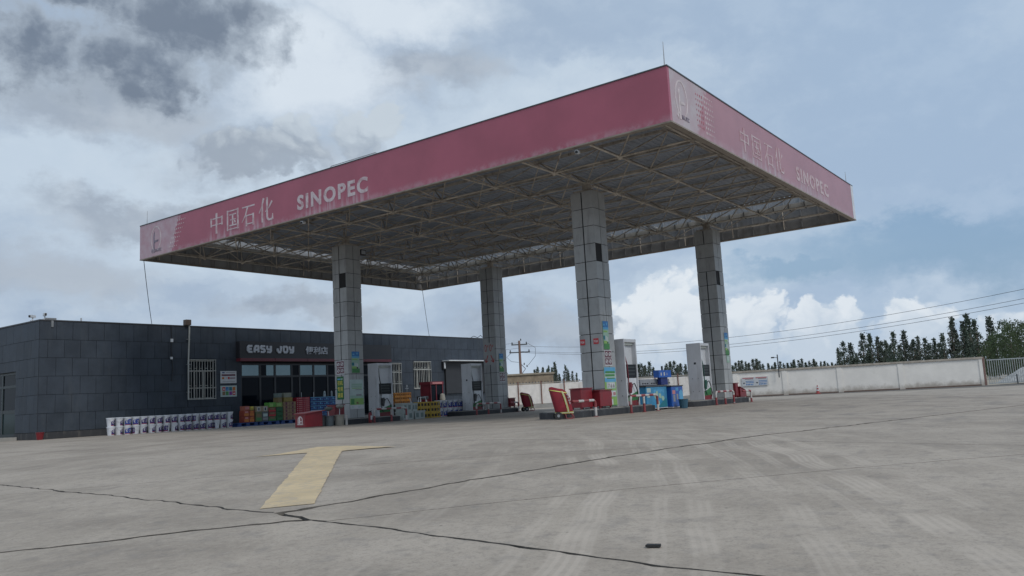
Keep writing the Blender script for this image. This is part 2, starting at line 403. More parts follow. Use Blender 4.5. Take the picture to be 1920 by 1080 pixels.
def slab_outline(P):
    L = len(P); lines = []
    cen = sum((v for v, _, _ in P), Vector((0, 0)))/L
    for i in range(L):
        v, g, r = P[i]; w = P[(i+1) % L][0]; d = (w-v).normalized(); n = Vector((-d.y, d.x))
        if (cen-v).dot(n) < 0: n = -n
        lines.append((v+n*g/2, d, n, g, r))
    cor = []
    for i in range(L):
        (a, d, *_), (b, e, *_) = lines[i-1], lines[i]
        den = d.x*e.y-d.y*e.x
        cor.append(P[i][0] if abs(den) < 1e-4 else a+d*(((b-a).x*e.y-(b-a).y*e.x)/den))
    out = []
    for i in range(L):
        a, b = cor[i], cor[(i+1) % L]; n, g, r = lines[i][2:]
        ln = (b-a).length; mid = (a+b)/2
        k = 1
        if r: k = max(1, min(160, int(ln/.09)))
        for j in range(k):
            q = a+(b-a)*(j/k)
            near = (q-CAM.xy).length
            if r and (near < 16):
                wv = mnoise.noise(Vector((q.x*1.3, q.y*1.3, 3)))*r*2.6 + mnoise.noise(Vector((q.x*5, q.y*5, 0)))*r*1.3
                dn = Vector((abs(n.x), abs(n.y))) if abs(n.x)+abs(n.y) else n
                dn = n if (n.x+n.y*.37) > 0 else -n          # shared by both neighbours
                q = q+dn*wv+n*max(0, mnoise.noise(Vector((q.x*9+n.x*7, q.y*9+n.y*7, 8))))*r*1.5
                dc = (q-CROSS).length
                if r > .02 and dc < .42: q = q+n*.015*(1-dc/.42)*(1+.6*mnoise.noise(Vector((q.x*12, q.y*12, n.x*3))))
            elif r and j: continue
            out.append(q)
    return out
for P in polys:
    drape(slab_outline(P), 0, .028, 3.0, M['concrete'], 'concrete_slab', apron)

# painted arrow
def arrow_mat():
    m_ = mat('worn_yellow_paint', (.58, .445, .265), .7, var=.1, nscale=2); t = NT(m_.node_tree); b = m_.node_tree.nodes['Principled BSDF']
    wp = t.node('ShaderNodeNewGeometry', out=0)
    src = b.inputs['Base Color'].links[0].from_socket
    t.put(b.inputs['Base Color'], t.mix(t.mul(t.ss(t.noise(wp, 9, 8, .75), .46, .62), .6), src, (.40, .335, .255))); return m_
AR = [(-12.15, -1.61), (-11.81, -1.89), (-11.11, -1.17), (-10.27, -.31), (-9.28, .70), (-8.10, 1.91), (-7.75, 1.70), (-7.53, 1.37), (-7.26, 2.75), (-7.40, 3.26), (-8.41, 2.92), (-8.84, 2.98), (-8.33, 2.40), (-9.95, .67), (-10.93, -.35), (-11.75, -1.2)]
ar = []
for i, p in enumerate(AR):
    q = AR[(i+1) % len(AR)]; a, b = Vector(p), Vector(q); k = max(1, int((b-a).length/.12))
    for j in range(k):
        c = a+(b-a)*j/k; ar.append((c.x+mnoise.noise(Vector((c.x*4, c.y*4, 1)))*.02, c.y+mnoise.noise(Vector((c.x*4, c.y*4, 9)))*.02))
tag(drape(ar, .004, 0, .5, arrow_mat(), 'road_marking'), 'worn pale yellow straight-ahead arrow painted on the concrete', 'arrow marking')

# ------------------------------------------------------------------ canopy
CL, CW, ZB, ZT = 21.85, 15.57, 6.5, 7.77
def fascia_mat(name, c, pale, axis, zone, letters, zoneflip):
    m_ = bpy.data.materials.new(name); m_.use_nodes = True; t = NT(m_.node_tree); b = m_.node_tree.nodes['Principled BSDF']
    wp = t.node('ShaderNodeNewGeometry', out=0); x, y, z = t.sep(wp); a = y if axis == 'y' else x
    n1 = t.noise(wp, .7, 5, .55); n2 = t.noise(wp, 4, 6, .65)
    cc = t.mix(t.ss(n1, .3, .7), tuple(v*.92 for v in c), tuple(v*1.08 for v in c))
    # weathering below the removed letters and along the bottom edge
    st = t.noise(t.comb(t.mul(a, 7.0), t.mul(z, .5), 0.0), 1.0, 4, .55)
    msk = None
    for lo, hi in letters:
        q = t.mul(t.ss(a, lo-.1, lo+.15), t.ss(a, hi+.1, hi-.15)); msk = q if msk is None else t.mx(msk, q)
    low = t.ss(z, 7.0, 6.55)
    cc = t.mix(t.mul(t.mul(t.mul(t.ss(st, .46, .66), msk), low), .62), cc, pale)
    cc = t.mix(t.mul(t.mul(t.ss(z, 6.72, 6.5), t.ss(n2, .35, .65)), .4), cc, pale)
    # bleached end panel where the emblem print was
    e = t.add(a, t.add(t.mul(t.sub(n2, .5), .9), t.mul(t.sub(z, 7.1), .35 if zoneflip else -.55)))
    zm = t.ss(e, zone-.06, zone+.06) if zoneflip else t.ss(e, zone+.06, zone-.06)
    pz = t.mix(t.ss(t.noise(wp, 2.2, 6, .65), .35, .68), tuple(.62*p+.38*q for p, q in zip(pale, c)), pale)
    cc = t.mix(t.mul(zm, .88), cc, pz)
    t.put(b.inputs['Base Color'], cc); b.inputs['Roughness'].default_value = .36
    return m_
M['fas_front'] = fascia_mat('fascia_red_front', (.37, .093, .135), (.52, .41, .45), 'y', 19.5, [(13.85, 17.45), (9.5, 12.75)], True)
M['fas_side'] = fascia_mat('fascia_red_side', (.37, .185, .21), (.47, .425, .435), 'x', 1.75, [(4.1, 7.55), (8.75, 12.2)], False)
canopy = thing('canopy', 'red-edged filling station canopy roof on an open steel space frame', 'canopy', (CW/2, CL/2, 6.5))
Bx(0, 0, ZB, .1, CL, ZT).build('front_fascia', M['fas_front'], canopy, label='dull red fascia with ghosts of removed letters')
Bx(.102, 0, ZB, CW-.3, .1, ZT).build('side_fascia', M['fas_side'], canopy, label='sun-bleached red fascia with faded lettering')
Bx(CW-.3, -.01, ZB-.01, CW, .1, ZT).build('corner_panel', M['white'], canopy, label='bare grey-white end strip of the fascia')
Bx(.102, CL-.1, ZB, CW, CL, ZT).build('rear_fascia', M['studw'], canopy)
Bx(CW-.1, .102, ZB, CW, CL-.102, ZT).build('rear_fascia', M['studw'], canopy)
for a in ((-.015, -.015, ZT, .13, CL, ZT+.03), (.13, -.015, ZT, CW, .13, ZT+.03), (.13, CL-.13, ZT, CW, CL+.01, ZT+.03), (CW-.13, .13, ZT, CW+.01, CL-.13, ZT+.03)):
    Bx(*a).build('top_trim', M['dark_steel'], canopy)
for a in ((-.01, -.02, ZB-.035, .14, CL, ZB), (.14, -.02, ZB-.035, CW, .14, ZB), (.14, CL-.14, ZB-.035, CW, CL+.01, ZB), (CW-.14, .14, ZB-.035, CW+.01, CL-.14, ZB)):
    Bx(*a).build('bottom_trim', M['trim'], canopy)
# studs on the inside of the fascia
st_me = Bx(-.02, -.02, 0, .02, .02, 1.2).mesh('stud', M['studw'])
co = canopy.location
for i in range(1, 34): link('stud', st_me, canopy, Vector((CW-.13, i*CL/34, ZB+.03))-co)
for i in range(1, 25): link('stud', st_me, canopy, Vector((i*CW/25, CL-.13, ZB+.03))-co)
for zz in (6.85, 7.3):
    Bx(CW-.19, .12, zz, CW-.155, CL-.12, zz+.05).build('girt', M['bar'], canopy); Bx(.12, CL-.19, zz, CW-.2, CL-.155, zz+.05).build('girt', M['bar'], canopy)
# corrugated deck, sheets with a lap
dk = []
nsh = 9
for sidx in range(nsh):
    y0 = .12+(CL-.52)*sidx/nsh; y1 = .12+(CL-.52)*(sidx+1)/nsh+(.002 if sidx < 8 else 0); b_ = MB(); k = 12
    for i in range(k+1):
        y = y0+(y1-y0)*i/k
        for dy, dz in ((0, 0), (.06*(y1-y0)/k*8, 0), (.075*(y1-y0)/k*8, .03), ((y1-y0)/k*.9, .03)):
            if i == k and dy: continue
            b_.v += [(.11, y+dy, 7.64+dz), (CW-.92, y+dy, 7.60+dz)]
    n = len(b_.v)//2
    for i in range(n-1): b_.f.append((2*i, 2*i+1, 2*i+3, 2*i+2)); b_.mi.append(0)
    b_.build('roof_sheet', M['deck'], canopy)
for i in range(10):
    x = .35+i*1.57
    Bx(x, .12, 7.52, x+.05, CL-.15, 7.58).build('purlin', M['bar'], canopy)
# white gutter along the far edge and its brackets
MB().box(CW-.78, .15, 7.16, CW-.76, CL-.2, 7.36).box(CW-.759, .15, 7.16, CW-.50, CL-.2, 7.18).box(CW-.499, .15, 7.16, CW-.48, CL-.2, 7.36).build('gutter', M['gutter'], canopy)
Bx(.2, CL-.46, 7.24, CW-.7, CL-.28, 7.38).build('gutter', M['gutter'], canopy)
gb = Bx(-.01, -.01, -.02, .26, .012, .22).mesh('gutter_bracket', M['dark_steel'])
for i in range(36): link('gutter_bracket', gb, canopy, Vector((CW-.80, .4+i*.59, 7.155))-co)
# space frame
LX = [.674+1.728*i for i in range(9)]; LY = [.54+2.078*j for j in range(11)]
UX = [min(max(.674-.864+1.728*i, .2), CW-.35) for i in range(10)]; UY = [min(max(.54-1.039+2.078*j, .2), CL-.25) for j in range(12)]
ZL, ZU = 6.74, 7.42
cyl = MB().tube([(0, 0, 0), (0, 0, 1)], 1, 8)
me_low = cyl.mesh('lower_chord', M['bar_lower'], smooth=True); me_bar = cyl.mesh('bar', M['bar'], smooth=True)
def bar(name, me, p, q, r):
    p, q = Vector(p), Vector(q); d = q-p
    return link(name, me, canopy, p-co, d.to_track_quat('Z', 'Y').to_euler(), (r, r, d.length))
def jz(i, j): return ZL+.012*mnoise.noise(Vector((i*1.7, j*1.3, 0)))
for i, x in enumerate(LX):
    for j, y in enumerate(LY):
        if i < 8: bar('lower_chord', me_low, (x, y, ZL), (LX[i+1], y, ZL), .025)
        if j < 10: bar('lower_chord', me_low, (x, y, ZL), (x, LY[j+1], ZL), .025)
for i, x in enumerate(UX):
    for j, y in enumerate(UY):
        if i < 9: bar('upper_chord', me_bar, (x, y, ZU), (UX[i+1], y, ZU), .014)
        if j < 11: bar('upper_chord', me_bar, (x, y, ZU), (x, UY[j+1], ZU), .014)
dia = []
for i, x in enumerate(LX):
    for j, y in enumerate(LY):
        for di in (0, 1):
            for dj in (0, 1): dia.append(((x, y, ZL), (UX[i+di], UY[j+dj], ZU)))
dia.sort(key=lambda a: (Vector(a[0])-CAM).length)
for a, b in dia[:290]: bar('diagonal_brace', me_bar, a, b, .02)
b_ = MB()
for a, b in dia[290:]: b_.tube([a, b], .02, 6, cap=False)
b_.build('diagonal_braces', M['bar'], canopy, kind='stuff')
bs = MB().lathe([(.02, -.075), (.06, -.05), (.078, 0), (.06, .05), (.02, .075)], 10).mesh('node_ball', M['bar'], smooth=True)
for x in LX:
    for y in LY: link('node_ball', bs, canopy, Vector((x, y, ZL))-co)
# hangers along the fascia, from the outer upper nodes to the bottom edge
for y in LY: bar('hanger', me_bar, (.2, y, ZU), (.16, y, ZB+.03), .02); bar('hanger', me_bar, (CW-.2, y, ZU), (CW-.17, y, ZB+.03), .02)
for x in LX: bar('hanger', me_bar, (x, .2, ZU), (x, .16, ZB+.03), .02); bar('hanger', me_bar, (x, CL-.22, ZU), (x, CL-.18, ZB+.03), .02)
for i in range(8): bar('edge_brace', me_bar, (LX[i], .16, ZB+.05), (LX[i]+.86, .2, ZU), .018); bar('edge_brace', me_bar, (LX[i], LY[0], ZL), (LX[i]+.4, .15, ZB+.05), .02)
for j in range(10): bar('edge_brace', me_bar, (.16, LY[j], ZB+.05), (.2, LY[j]+1.04, ZU), .018); bar('edge_brace', me_bar, (LX[0], LY[j], ZL), (.15, LY[j], ZB+.05), .022)
# handrail pipe on top of the front edge
MB().tube([(.08, 11.3, ZT+.03), (.08, 11.2, ZT+.1), (.08, 9.3, ZT+.1), (.08, 9.2, ZT+.03)], .012, 6).tube([(.08, 10.3, ZT+.02), (.08, 10.3, ZT+.1)], .01, 6).build('roof_rail', M['zinc'], canopy)

# letters: ghosts of the removed signs
def ghost_mat(name, c, base):
    m_ = bpy.data.materials.new(name); m_.use_nodes = True; t = NT(m_.node_tree); b = m_.node_tree.nodes['Principled BSDF']
    wp = t.node('ShaderNodeNewGeometry', out=0)
    f = t.add(t.mul(t.noise(wp, 5, 6, .65), .75), t.mul(t.noise(wp, 1.1, 3, .5), .25))
    t.put(b.inputs['Base Color'], t.mix(t.ss(f, .36, .56), base, c)); b.inputs['Roughness'].default_value = .7; return m_
M['ghost1'] = ghost_mat('ghost_letter_front', (.60, .52, .54), (.44, .27, .30)); M['ghost2'] = ghost_mat('ghost_letter_side', (.52, .43, .45), (.40, .225, .25))
def text_mesh(s, w, h, depth, mt, bold=.0, name='letters', shear=0, space=1.0):
    cu = bpy.data.curves.new('t', 'FONT'); cu.body = s; cu.size = 1; cu.extrude = .0; cu.offset = bold; cu.shear = shear; cu.resolution_u = 4; cu.space_character = space
    cu.extrude = .01
    ob = bpy.data.objects.new('t', cu); COL.objects.link(ob)
    dg = bpy.context.evaluated_depsgraph_get(); dg.update()
    me = bpy.data.meshes.new_from_object(ob.evaluated_get(dg)); bpy.data.objects.remove(ob); bpy.data.curves.remove(cu)
    xs = [v.co.x for v in me.vertices]; ys = [v.co.y for v in me.vertices]
    x0, x1, y0, y1 = min(xs), max(xs), min(ys), max(ys)
    for v in me.vertices: v.co = ((v.co.x-x0)/(x1-x0)*w, (-depth if v.co.z > 0 else 0), (v.co.y-y0)/(y1-y0)*h)
    me.name = name; me.materials.clear(); me.materials.append(mt); return me
FACE = {'-y': 0.0, '-x': -math.pi/2}
def put_text(s, face, x, y, z, w, h, depth, mt, parent=None, bold=.0, name='lettering', **kw):
    off = worigin(parent) if parent else Vector((0, 0, 0))
    return link(name, text_mesh(s, w, h, depth, mt, bold, name, 0, kw.get('space', 1.0)), parent, Vector((x, y, z))-off, (0, 0, FACE[face]))
GL = {  # brush strokes of the four big characters in a unit square: (x0,y0,x1,y1,w0,w1)
 '中': [(.14,.80,.14,.36,.10,.09),(.14,.75,.88,.75,.055,.055),(.87,.80,.87,.36,.11,.09),(.14,.43,.88,.43,.05,.05),(.5,1.0,.5,-.02,.12,.10)],
 '国': [(.1,.95,.1,0,.10,.10),(.1,.90,.92,.90,.055,.055),(.9,.95,.9,0,.11,.11),(.1,.05,.92,.05,.05,.05),(.26,.72,.76,.72,.05,.06),(.3,.48,.72,.48,.05,.06),(.22,.22,.8,.22,.05,.06),(.5,.72,.5,.22,.09,.09),(.62,.42,.72,.32,.05,.1)],
 '石': [(.06,.90,.96,.90,.055,.07),(.47,.90,.30,.52,.10,.08),(.30,.52,.04,.22,.08,.03),(.36,.52,.36,0,.10,.10),(.36,.49,.88,.49,.05,.05),(.86,.54,.86,0,.11,.11),(.36,.10,.88,.10,.05,.05)],
 '化': [(.36,1.0,.22,.66,.12,.08),(.22,.66,.03,.42,.08,.03),(.25,.72,.25,0,.11,.10),(.92,.80,.72,.58,.10,.07),(.72,.58,.46,.42,.07,.03),(.58,1.0,.58,.16,.12,.10),(.58,.16,.68,.06,.10,.09),(.66,.06,.93,.06,.07,.09),(.94,.04,.95,.28,.10,.04)]}
def glyph(ch, face, x, y, z, w, h, mt, parent, depth=.006):
    b_ = MB()
    for k, (x0, y0, x1, y1, a, c) in enumerate(GL[ch]):
        d = Vector((x1-x0, y1-y0)).normalized(); n = Vector((-d.y, d.x))
        pl = [Vector((x0, y0))-n*a/2, Vector((x1, y1))-n*c/2, Vector((x1, y1))+n*c/2, Vector((x0, y0))+n*a/2]
        b_.prism([(p.x*w, p.y*h) for p in pl], -depth-k*.0004, 0, 'y')
    return link('character', b_.mesh('character', mt), parent, Vector((x, y, z))-worigin(parent), (0, 0, FACE[face]))
for ch, y0, z0, w, h in (('中', 17.40, 6.72, .85, .70), ('国', 16.42, 6.69, .72, .74), ('石', 15.58, 6.68, .74, .73), ('化', 14.66, 6.66, .76, .80)):
    glyph(ch, '-x', 0, y0, z0, w, h, M['ghost1'], canopy)
for ch, x0, z0, w, h in (('中', 4.15, 6.74, .75, .66), ('国', 5.05, 6.72, .75, .68), ('石', 6.02, 6.72, .72, .68), ('化', 6.88, 6.70, .75, .75)):
    glyph(ch, '-y', x0, 0, z0, w, h, M['ghost2'], canopy)
put_text('SINOPEC', '-x', -.001, 12.72, 6.74, 3.15, .48, .006, M['ghost1'], canopy, bold=.036, space=1.22)
put_text('SINOPEC', '-y', 8.80, -.001, 6.76, 3.4, .46, .006, M['ghost2'], canopy, bold=.036, space=1.22)
# faded emblem: oval ring, upright bars, word underneath, and the dotted edge
M['print'] = mat('faded_print', (.22, .19, .24), .7, var=.35, nscale=8); M['print_pale'] = mat('pale_print', (.56, .49, .50), .7, var=.2, nscale=6)
M['dot_red'] = mat('dot_red', (.40, .14, .17), .6, var=.2, nscale=6)
def emblem(face, x, y, z, mt_ring, mt_bar, mt_word, k=1.0):
    b_ = MB(); n = 28
    for i in range(n):
        a0, a1 = [2*math.pi*(.79+j*.92/n)-math.pi/2*0 for j in (i, i+1)]
        p = [((.30+t_)*k*math.cos(a), (.44+t_)*k*math.sin(a)+.44*k) for a, t_ in ((a0, 0), (a1, 0), (a1, .045), (a0, .045))]
        b_.prism(p, -.006, 0, 'y')
    r = link('emblem_ring', b_.mesh('emblem_ring', mt_ring), canopy, Vector((x, y, z))-co, (0, 0, FACE[face]))
    b_ = MB()
    for pl in ([(-.16, -.08), (-.08, -.08), (-.08, .74), (-.16, .62)], [(-.07, .30), (.18, .33), (.18, .39), (-.07, .38)], [(-.30, -.02), (-.24, -.10), (-.20, .02), (-.26, .1)]):
        b_.prism([(a*k, c*k) for a, c in pl], -.008, 0, 'y')
    link('emblem_bar', b_.mesh('emblem_bar', mt_bar), canopy, Vector((x, y, z))-co, (0, 0, FACE[face]))
    q = put_text('SINOPEC', face, x+(-.05*k if face == '-y' else -.001), y+(.05*k if face == '-x' else -.001), z-.06*k, .42*k, .11*k, .007, mt_word, canopy, bold=.01)
emblem('-x', 0, 20.75, 6.70, M['print_pale'], M['print'], M['print'], .98)
emblem('-y', .66, 0, 6.74, M['print_pale'], M['print_pale'], M['print'], .95)
def dots(face, ox, oy, oz, mt, sgn, rows):
    b_ = MB()
    for r, (z, o0, nn) in enumerate(rows):
        for i in range(nn):
            s = .042*(1-.13*i); c = (o0+i*.115*sgn, z)
            b_.prism([(c[0]+s*.7*math.cos(a*math.pi/4), c[1]+s*math.sin(a*math.pi/4)) for a in range(8)], -.005, 0, 'y')
    tag(link('halftone_dots', b_.mesh('halftone_dots', mt), canopy, Vector((ox, oy, oz))-co, (0, 0, FACE[face])), kind='stuff')
dots('-x', 0, 19.55, 6.6, M['print_pale'], 1, [(.98-i*.15, .22-i*.09, 5) for i in range(7)])
dots('-y', 1.95, 0, 6.6, M['print_pale'], 1, [(.98-i*.13, .05, 5) for i in range(8)])
dots('-y', 1.80, 0, 6.6, M['dot_red'], -1, [(.93-i*.13, .05, 4) for i in range(7)])

# lightning rods, cables, cameras on the canopy
for i, (x, y, h, lab) in enumerate(((.08, CL-.35, .55, 'thin lightning rod at the left far corner of the red canopy'), (.08, .08, .62, 'thin lightning rod above the nearest canopy corner'), (CW-.5, .08, .48, 'thin lightning rod near the right end of the bleached canopy edge'))):
    MB().tube([(x, y, ZT+.03), (x+.01, y, ZT+h)], [.014, .007], 6).lathe([(.03, ZT+.03), (.03, ZT+.06), (.015, ZT+.08)], 8, x, y).build('lightning_rod', M['zinc'], None, lab, 'lightning rod', 'lightning rods')
def cable(name, p, q, sag, r, label, cat='cable', mt=None, n=14, group=None):
    p, q = Vector(p), Vector(q); pts = []
    for i in range(n+1):
        t = i/n; c = p+(q-p)*t; c.z -= sag*4*t*(1-t); pts.append(c)
    return MB().tube(pts, r, 5).build(name, mt or M['black'], None, label, cat, group)
cable('cable', (.1, CL-.1, ZB-.02), (2.75, 25.75, 4.55), .12, .012, 'thin cable hanging from the left canopy corner to the shop roof')
cable('cable', (CW-.1, CL-.1, ZB-.02), (20.3, 25.75, 4.5), .12, .012, 'thin cable hanging from the rear canopy corner to the shop roof')
def cctv(x, y, z, rz, lab):
    t = thing('security_camera', lab, 'camera', (x, y, z), rz, 'security cameras')
    MB().tube([(0, 0, .0), (0, 0, .14)], .012, 6).build('bracket', M['zinc'], None).parent = t
    o_ = MB().tube([(-.10, 0, -.05), (.10, 0, -.01)], .05, 10).build('camera_body', M['white'], None, smooth=False); o_.parent = t; o_.location = (0, 0, -.09)
    o_ = MB().tube([(-.125, 0, -.055), (-.10, 0, -.05)], .036, 10).build('lens', M['black'], None); o_.parent = t; o_.location = (-.11, 0, -.086)
    return t
cctv(.15, 12.65, 6.4, .4, 'small white camera under the canopy edge below the word SINOPEC')
cctv(.15, 2.54, 6.4, .3, 'small white camera under the canopy edge near the nearest corner')

# ------------------------------------------------------------------ columns
COLS = {'c1': (4.13, 15.09), 'c2': (4.13, 4.70), 'c3': (12.77, 15.09), 'c4': (12.77, 4.70)}
CLAB = {'c1': 'grey panel-clad canopy column with the green farm machinery sign', 'c2': 'nearest grey panel-clad canopy column with two red 92 tiles',
        'c3': 'grey panel-clad canopy column with red zeros and arrows', 'c4': 'far right grey panel-clad canopy column with a loose panel edge'}
PH = .525
pm = {}
for (face, side) in ((f, s) for f in range(4) for s in (0, 1)):
    g = .02 if face % 2 else .011   # wider middle joint on the faces seen from the left
    u0, u1 = ((-.358, -g) if side == 0 else (g, .358))
    b_ = MB().box(u0, -.36, .011, u1, -.342, PH-.011)
    pm[face, side] = b_
PMESH = {k: v.mesh('cladding_panel', M['col_panel']) for k, v in pm.items()}
for key, (cx, cy) in COLS.items():
    t = thing('canopy_column', CLAB[key], 'column', (cx, cy, .2), 0, 'canopy columns')
    MB().box(cx-.335, cy-.335, .2, cx+.335, cy+.335, 6.42).build('core', M['col_core'], t)
    for f in range(4):
        for s in (0, 1):
            for k in range(12):
                if (key, f, s, k) in (('c2', 0, 0, 8), ('c1', 3, 1, 9), ('c4', 0, 0, 8)): continue
                o = link('cladding_panel', PMESH[f, s], t, (0, 0, k*PH*.99), (0, 0, f*math.pi/2))
                if key == 'c4' and (f, s) == (3, 0) and k in (9, 10): o.rotation_euler = (0, 0, f*math.pi/2+.10)
                if rnd.random() < .06: o.rotation_euler.z += rnd.uniform(-.012, .012)
    MB().box(cx-.30, cy-.30, 6.42, cx+.30, cy+.30, 6.50).box(cx-.1, cy-.1, 6.5, cx+.1, cy+.1, 6.70).build('column_cap', M['bar'], t)
    if key in ('c1', 'c2', 'c4'):   # open hatch left by a missing panel
        pass
# flood lamp on the column behind the shop sign
t = thing('flood_lamp', 'small square flood lamp near the top of the left column', 'lamp', (4.60, 14.9, 6.12))
Bx(4.5, 14.88, 6.1, 4.56, 14.92, 6.32).build('bracket', M['dark_steel'], t); Bx(4.52, 14.72, 6.14, 4.78, 14.86, 6.34).build('housing', M['black'], t, bevel=.01); Bx(4.55, 14.712, 6.17, 4.75, 14.72, 6.31).build('lamp_glass', mat('lamp_glass', (.35, .37, .4), .1), t)

# ------------------------------------------------------------------ islands
def island(x0, x1, yc, lab):
    t = thing('pump_island', lab, 'island', ((x0+x1)/2, yc, 0), 0, 'pump islands'); hw = .62; r = .45
    def outline(d):
        pts = []
        for cx, cy, a0 in ((x1-r, yc-hw+r, -90), (x1-r, yc+hw-r, 0), (x0+r, yc+hw-r, 90), (x0+r, yc-hw+r, 180)):
            for k in range(6): a = R(a0+k*18); pts.append((cx+(r-d)*math.cos(a), cy+(r-d)*math.sin(a)))
        return pts
    MB().prism(outline(0), -.02, .17, 'z').build('kerb', M['kerb'], t, bevel=.02)
    MB().prism(outline(.10), .1, .20, 'z').build('top', M['conc'], t)
    return t
island(2.75, 6.30, 15.09, 'dark-kerbed pump island under the left column, nearest the shop door')
island(1.60, 6.60, 4.70, 'dark-kerbed pump island under the nearest column')
island(9.75, 13.85, 15.09, 'dark-kerbed pump island under the column with red zeros')
island(9.30, 14.30, 4.70, 'dark-kerbed pump island under the far right column')
# ------------------------------------------------------------------ shop building
SX0, SX1, SY0, SY1, SH = -1.91, 26.4, 25.5, 37.0, 4.5
M['glass'] = mat('dark_glass', (.005, .008, .013), .07, var=.2, nscale=.8, spec=.08)
M['mirror_glass'] = mat('coated_glass', (.14, .185, .19), .05, .75, var=.08, nscale=1)
M['frame'] = mat('dark_window_frame', (.02, .022, .026), .4)
M['grille'] = mat('grille_paint', (.38, .385, .36), .5, .1, dirt=((.2, .15, .1), .6, 8))
M['sign_board'] = mat('sign_board', (.026, .026, .03), .45)
M['sign_red'] = mat('sign_red_strip', (.14, .022, .034), .4, var=.15, nscale=1)
M['letter'] = mat('sign_letter', (.50, .52, .56), .4, var=.06)
M['room'] = mat('dim_room', (.05, .05, .055), .9)
shop = thing('shop_building', 'long low slate-grey tiled shop building with flat roof', 'building', ((SX0+SX1)/2, (SY0+SY1)/2, 0))
so_ = shop.location
GX0, GX1, GZ0, GZ1 = 7.0, 16.35, .15, 2.88      # glazed shop front
W1, W2, W3 = (4.27, 1.30, 5.62, 3.02), (18.55, 1.45, 19.98, 3.0), (16.6, 1.2, 17.5, 2.9)
DY0, DY1, DZ0, DZ1 = 27.42, 30.2, .14, 2.66     # side door
def wall_with_holes(name, a0, a1, z0, z1, holes, mk, mt):
    """rectangles of wall around the openings"""
    rects = [(a0, z0, a1, z1)]
    for h in holes:
        nr = []
        for r in rects: nr += cut(r, h)
        rects = nr
    b_ = MB()
    for r in rects: b_.box(*mk(r))
    return b_.build(name, mt, shop)
def cut(r, h):
    x0, z0, x1, z1 = r; a, c, b, d = h
    if b <= x0+1e-4 or a >= x1-1e-4 or d <= z0+1e-4 or c >= z1-1e-4: return [r]
    o = []
    if a > x0: o.append((x0, z0, a, z1))
    if b < x1: o.append((b, z0, x1, z1))
    l, rr = max(a, x0), min(b, x1)
    if c > z0: o.append((l, z0, rr, c))
    if d < z1: o.append((l, d, rr, z1))
    return o
front_holes = [(GX0, GZ0, GX1, GZ1), W1, W2, W3]
wf = wall_with_holes('front_wall', SX0, SX1, 0, SH-.02, front_holes, lambda r: (r[0], SY0+.02, r[1], r[2], SY0+.26, r[3]), M['joint'])
ws = wall_with_holes('side_wall', SY0+.26, SY1, 0, SH-.02, [(DY0, DZ0, DY1, DZ1)], lambda r: (SX0+.02, r[0], r[1], SX0+.26, r[2], r[3]), M['joint'])
MB().box(SX1-.26, SY0+.26, 0, SX1, SY1, SH-.02).build('side_wall', M['tile'], shop); MB().box(SX0+.26, SY1-.25, 0, SX1-.26, SY1, SH-.02).build('rear_wall', M['tile'], shop)
Bx(SX0+.26, SY0+.26, 3.95, SX1-.26, SY1-.25, 4.05).build('roof', M['plinth'], shop)
MB().box(SX0-.015, SY0-.015, SH-.02, SX1+.02, SY0+.30, SH+.03).box(SX0-.015, SY0+.30, SH-.02, SX0+.30, SY1, SH+.03).build('parapet_cap', mat('parapet_cap', (.045, .047, .052), .5), shop)
for a in ((SX0-.012, SY0-.012, 0, GX0-.3, SY0+.02, .26), (GX1+.2, SY0-.012, 0, SX1, SY0+.02, .26), (SX0-.012, SY0+.021, 0, SX0+.02, DY0, .26)): Bx(*a).build('plinth', M['plinth'], shop)
# wall tiles, running bond
TH, TW, gp = .7, .62, .013
def tiles(a0, a1, holes, place, off):
    for r in range(6):
        z0 = .27+r*TH; z1 = min(z0+TH, SH-.03); a = a0-(TW/2 if (r+off) % 2 else 0)
        while a < a1-.02:
            rc = [(max(a, a0), z0, min(a+TW, a1), z1)]
            for h in holes:
                rc = sum((cut(q, h) for q in rc), [])
            for (x0, c0, x1, c1) in rc:
                if x1-x0 < .05 or c1-c0 < .05: continue
                place(x0+gp/2, c0+gp/2, x1-gp/2, c1-gp/2)
            a += TW
tmesh = {}
def tile_front(x0, z0, x1, z1):
    k = ('f', round(x1-x0, 3), round(z1-z0, 3))
    if k not in tmesh: tmesh[k] = Bx(0, -.022, 0, k[1], .0, k[2]).mesh('wall_tile', M['tile'])
    o = link('wall_tile', tmesh[k], shop, Vector((x0, SY0+.02, z0))-so_); o.location.y += rnd.uniform(-.003, .003)
def tile_side(y0, z0, y1, z1):
    k = ('s', round(y1-y0, 3), round(z1-z0, 3))
    if k not in tmesh: tmesh[k] = Bx(-.022, 0, 0, 0, k[1], k[2]).mesh('wall_tile', M['tile'])
    o = link('wall_tile', tmesh[k], shop, Vector((SX0+.02, y0, z0))-so_); o.location.x += rnd.uniform(-.003, .003)
tiles(SX0, SX1, [(6.72, .2, 16.6, 3.88), W1, W2, W3], tile_front, 1)
tiles(SY0+.02, 31.5, [(DY0, DZ0, DY1, DZ1)], tile_side, 0)
Bx(6.55, SY0-.001, .0, 7.0, SY0+.02, 3.9).build('pier_panel', M['tile'], shop); Bx(16.35, SY0-.001, 0, 16.6, SY0+.02, 2.9).build('pier_panel', M['tile'], shop)
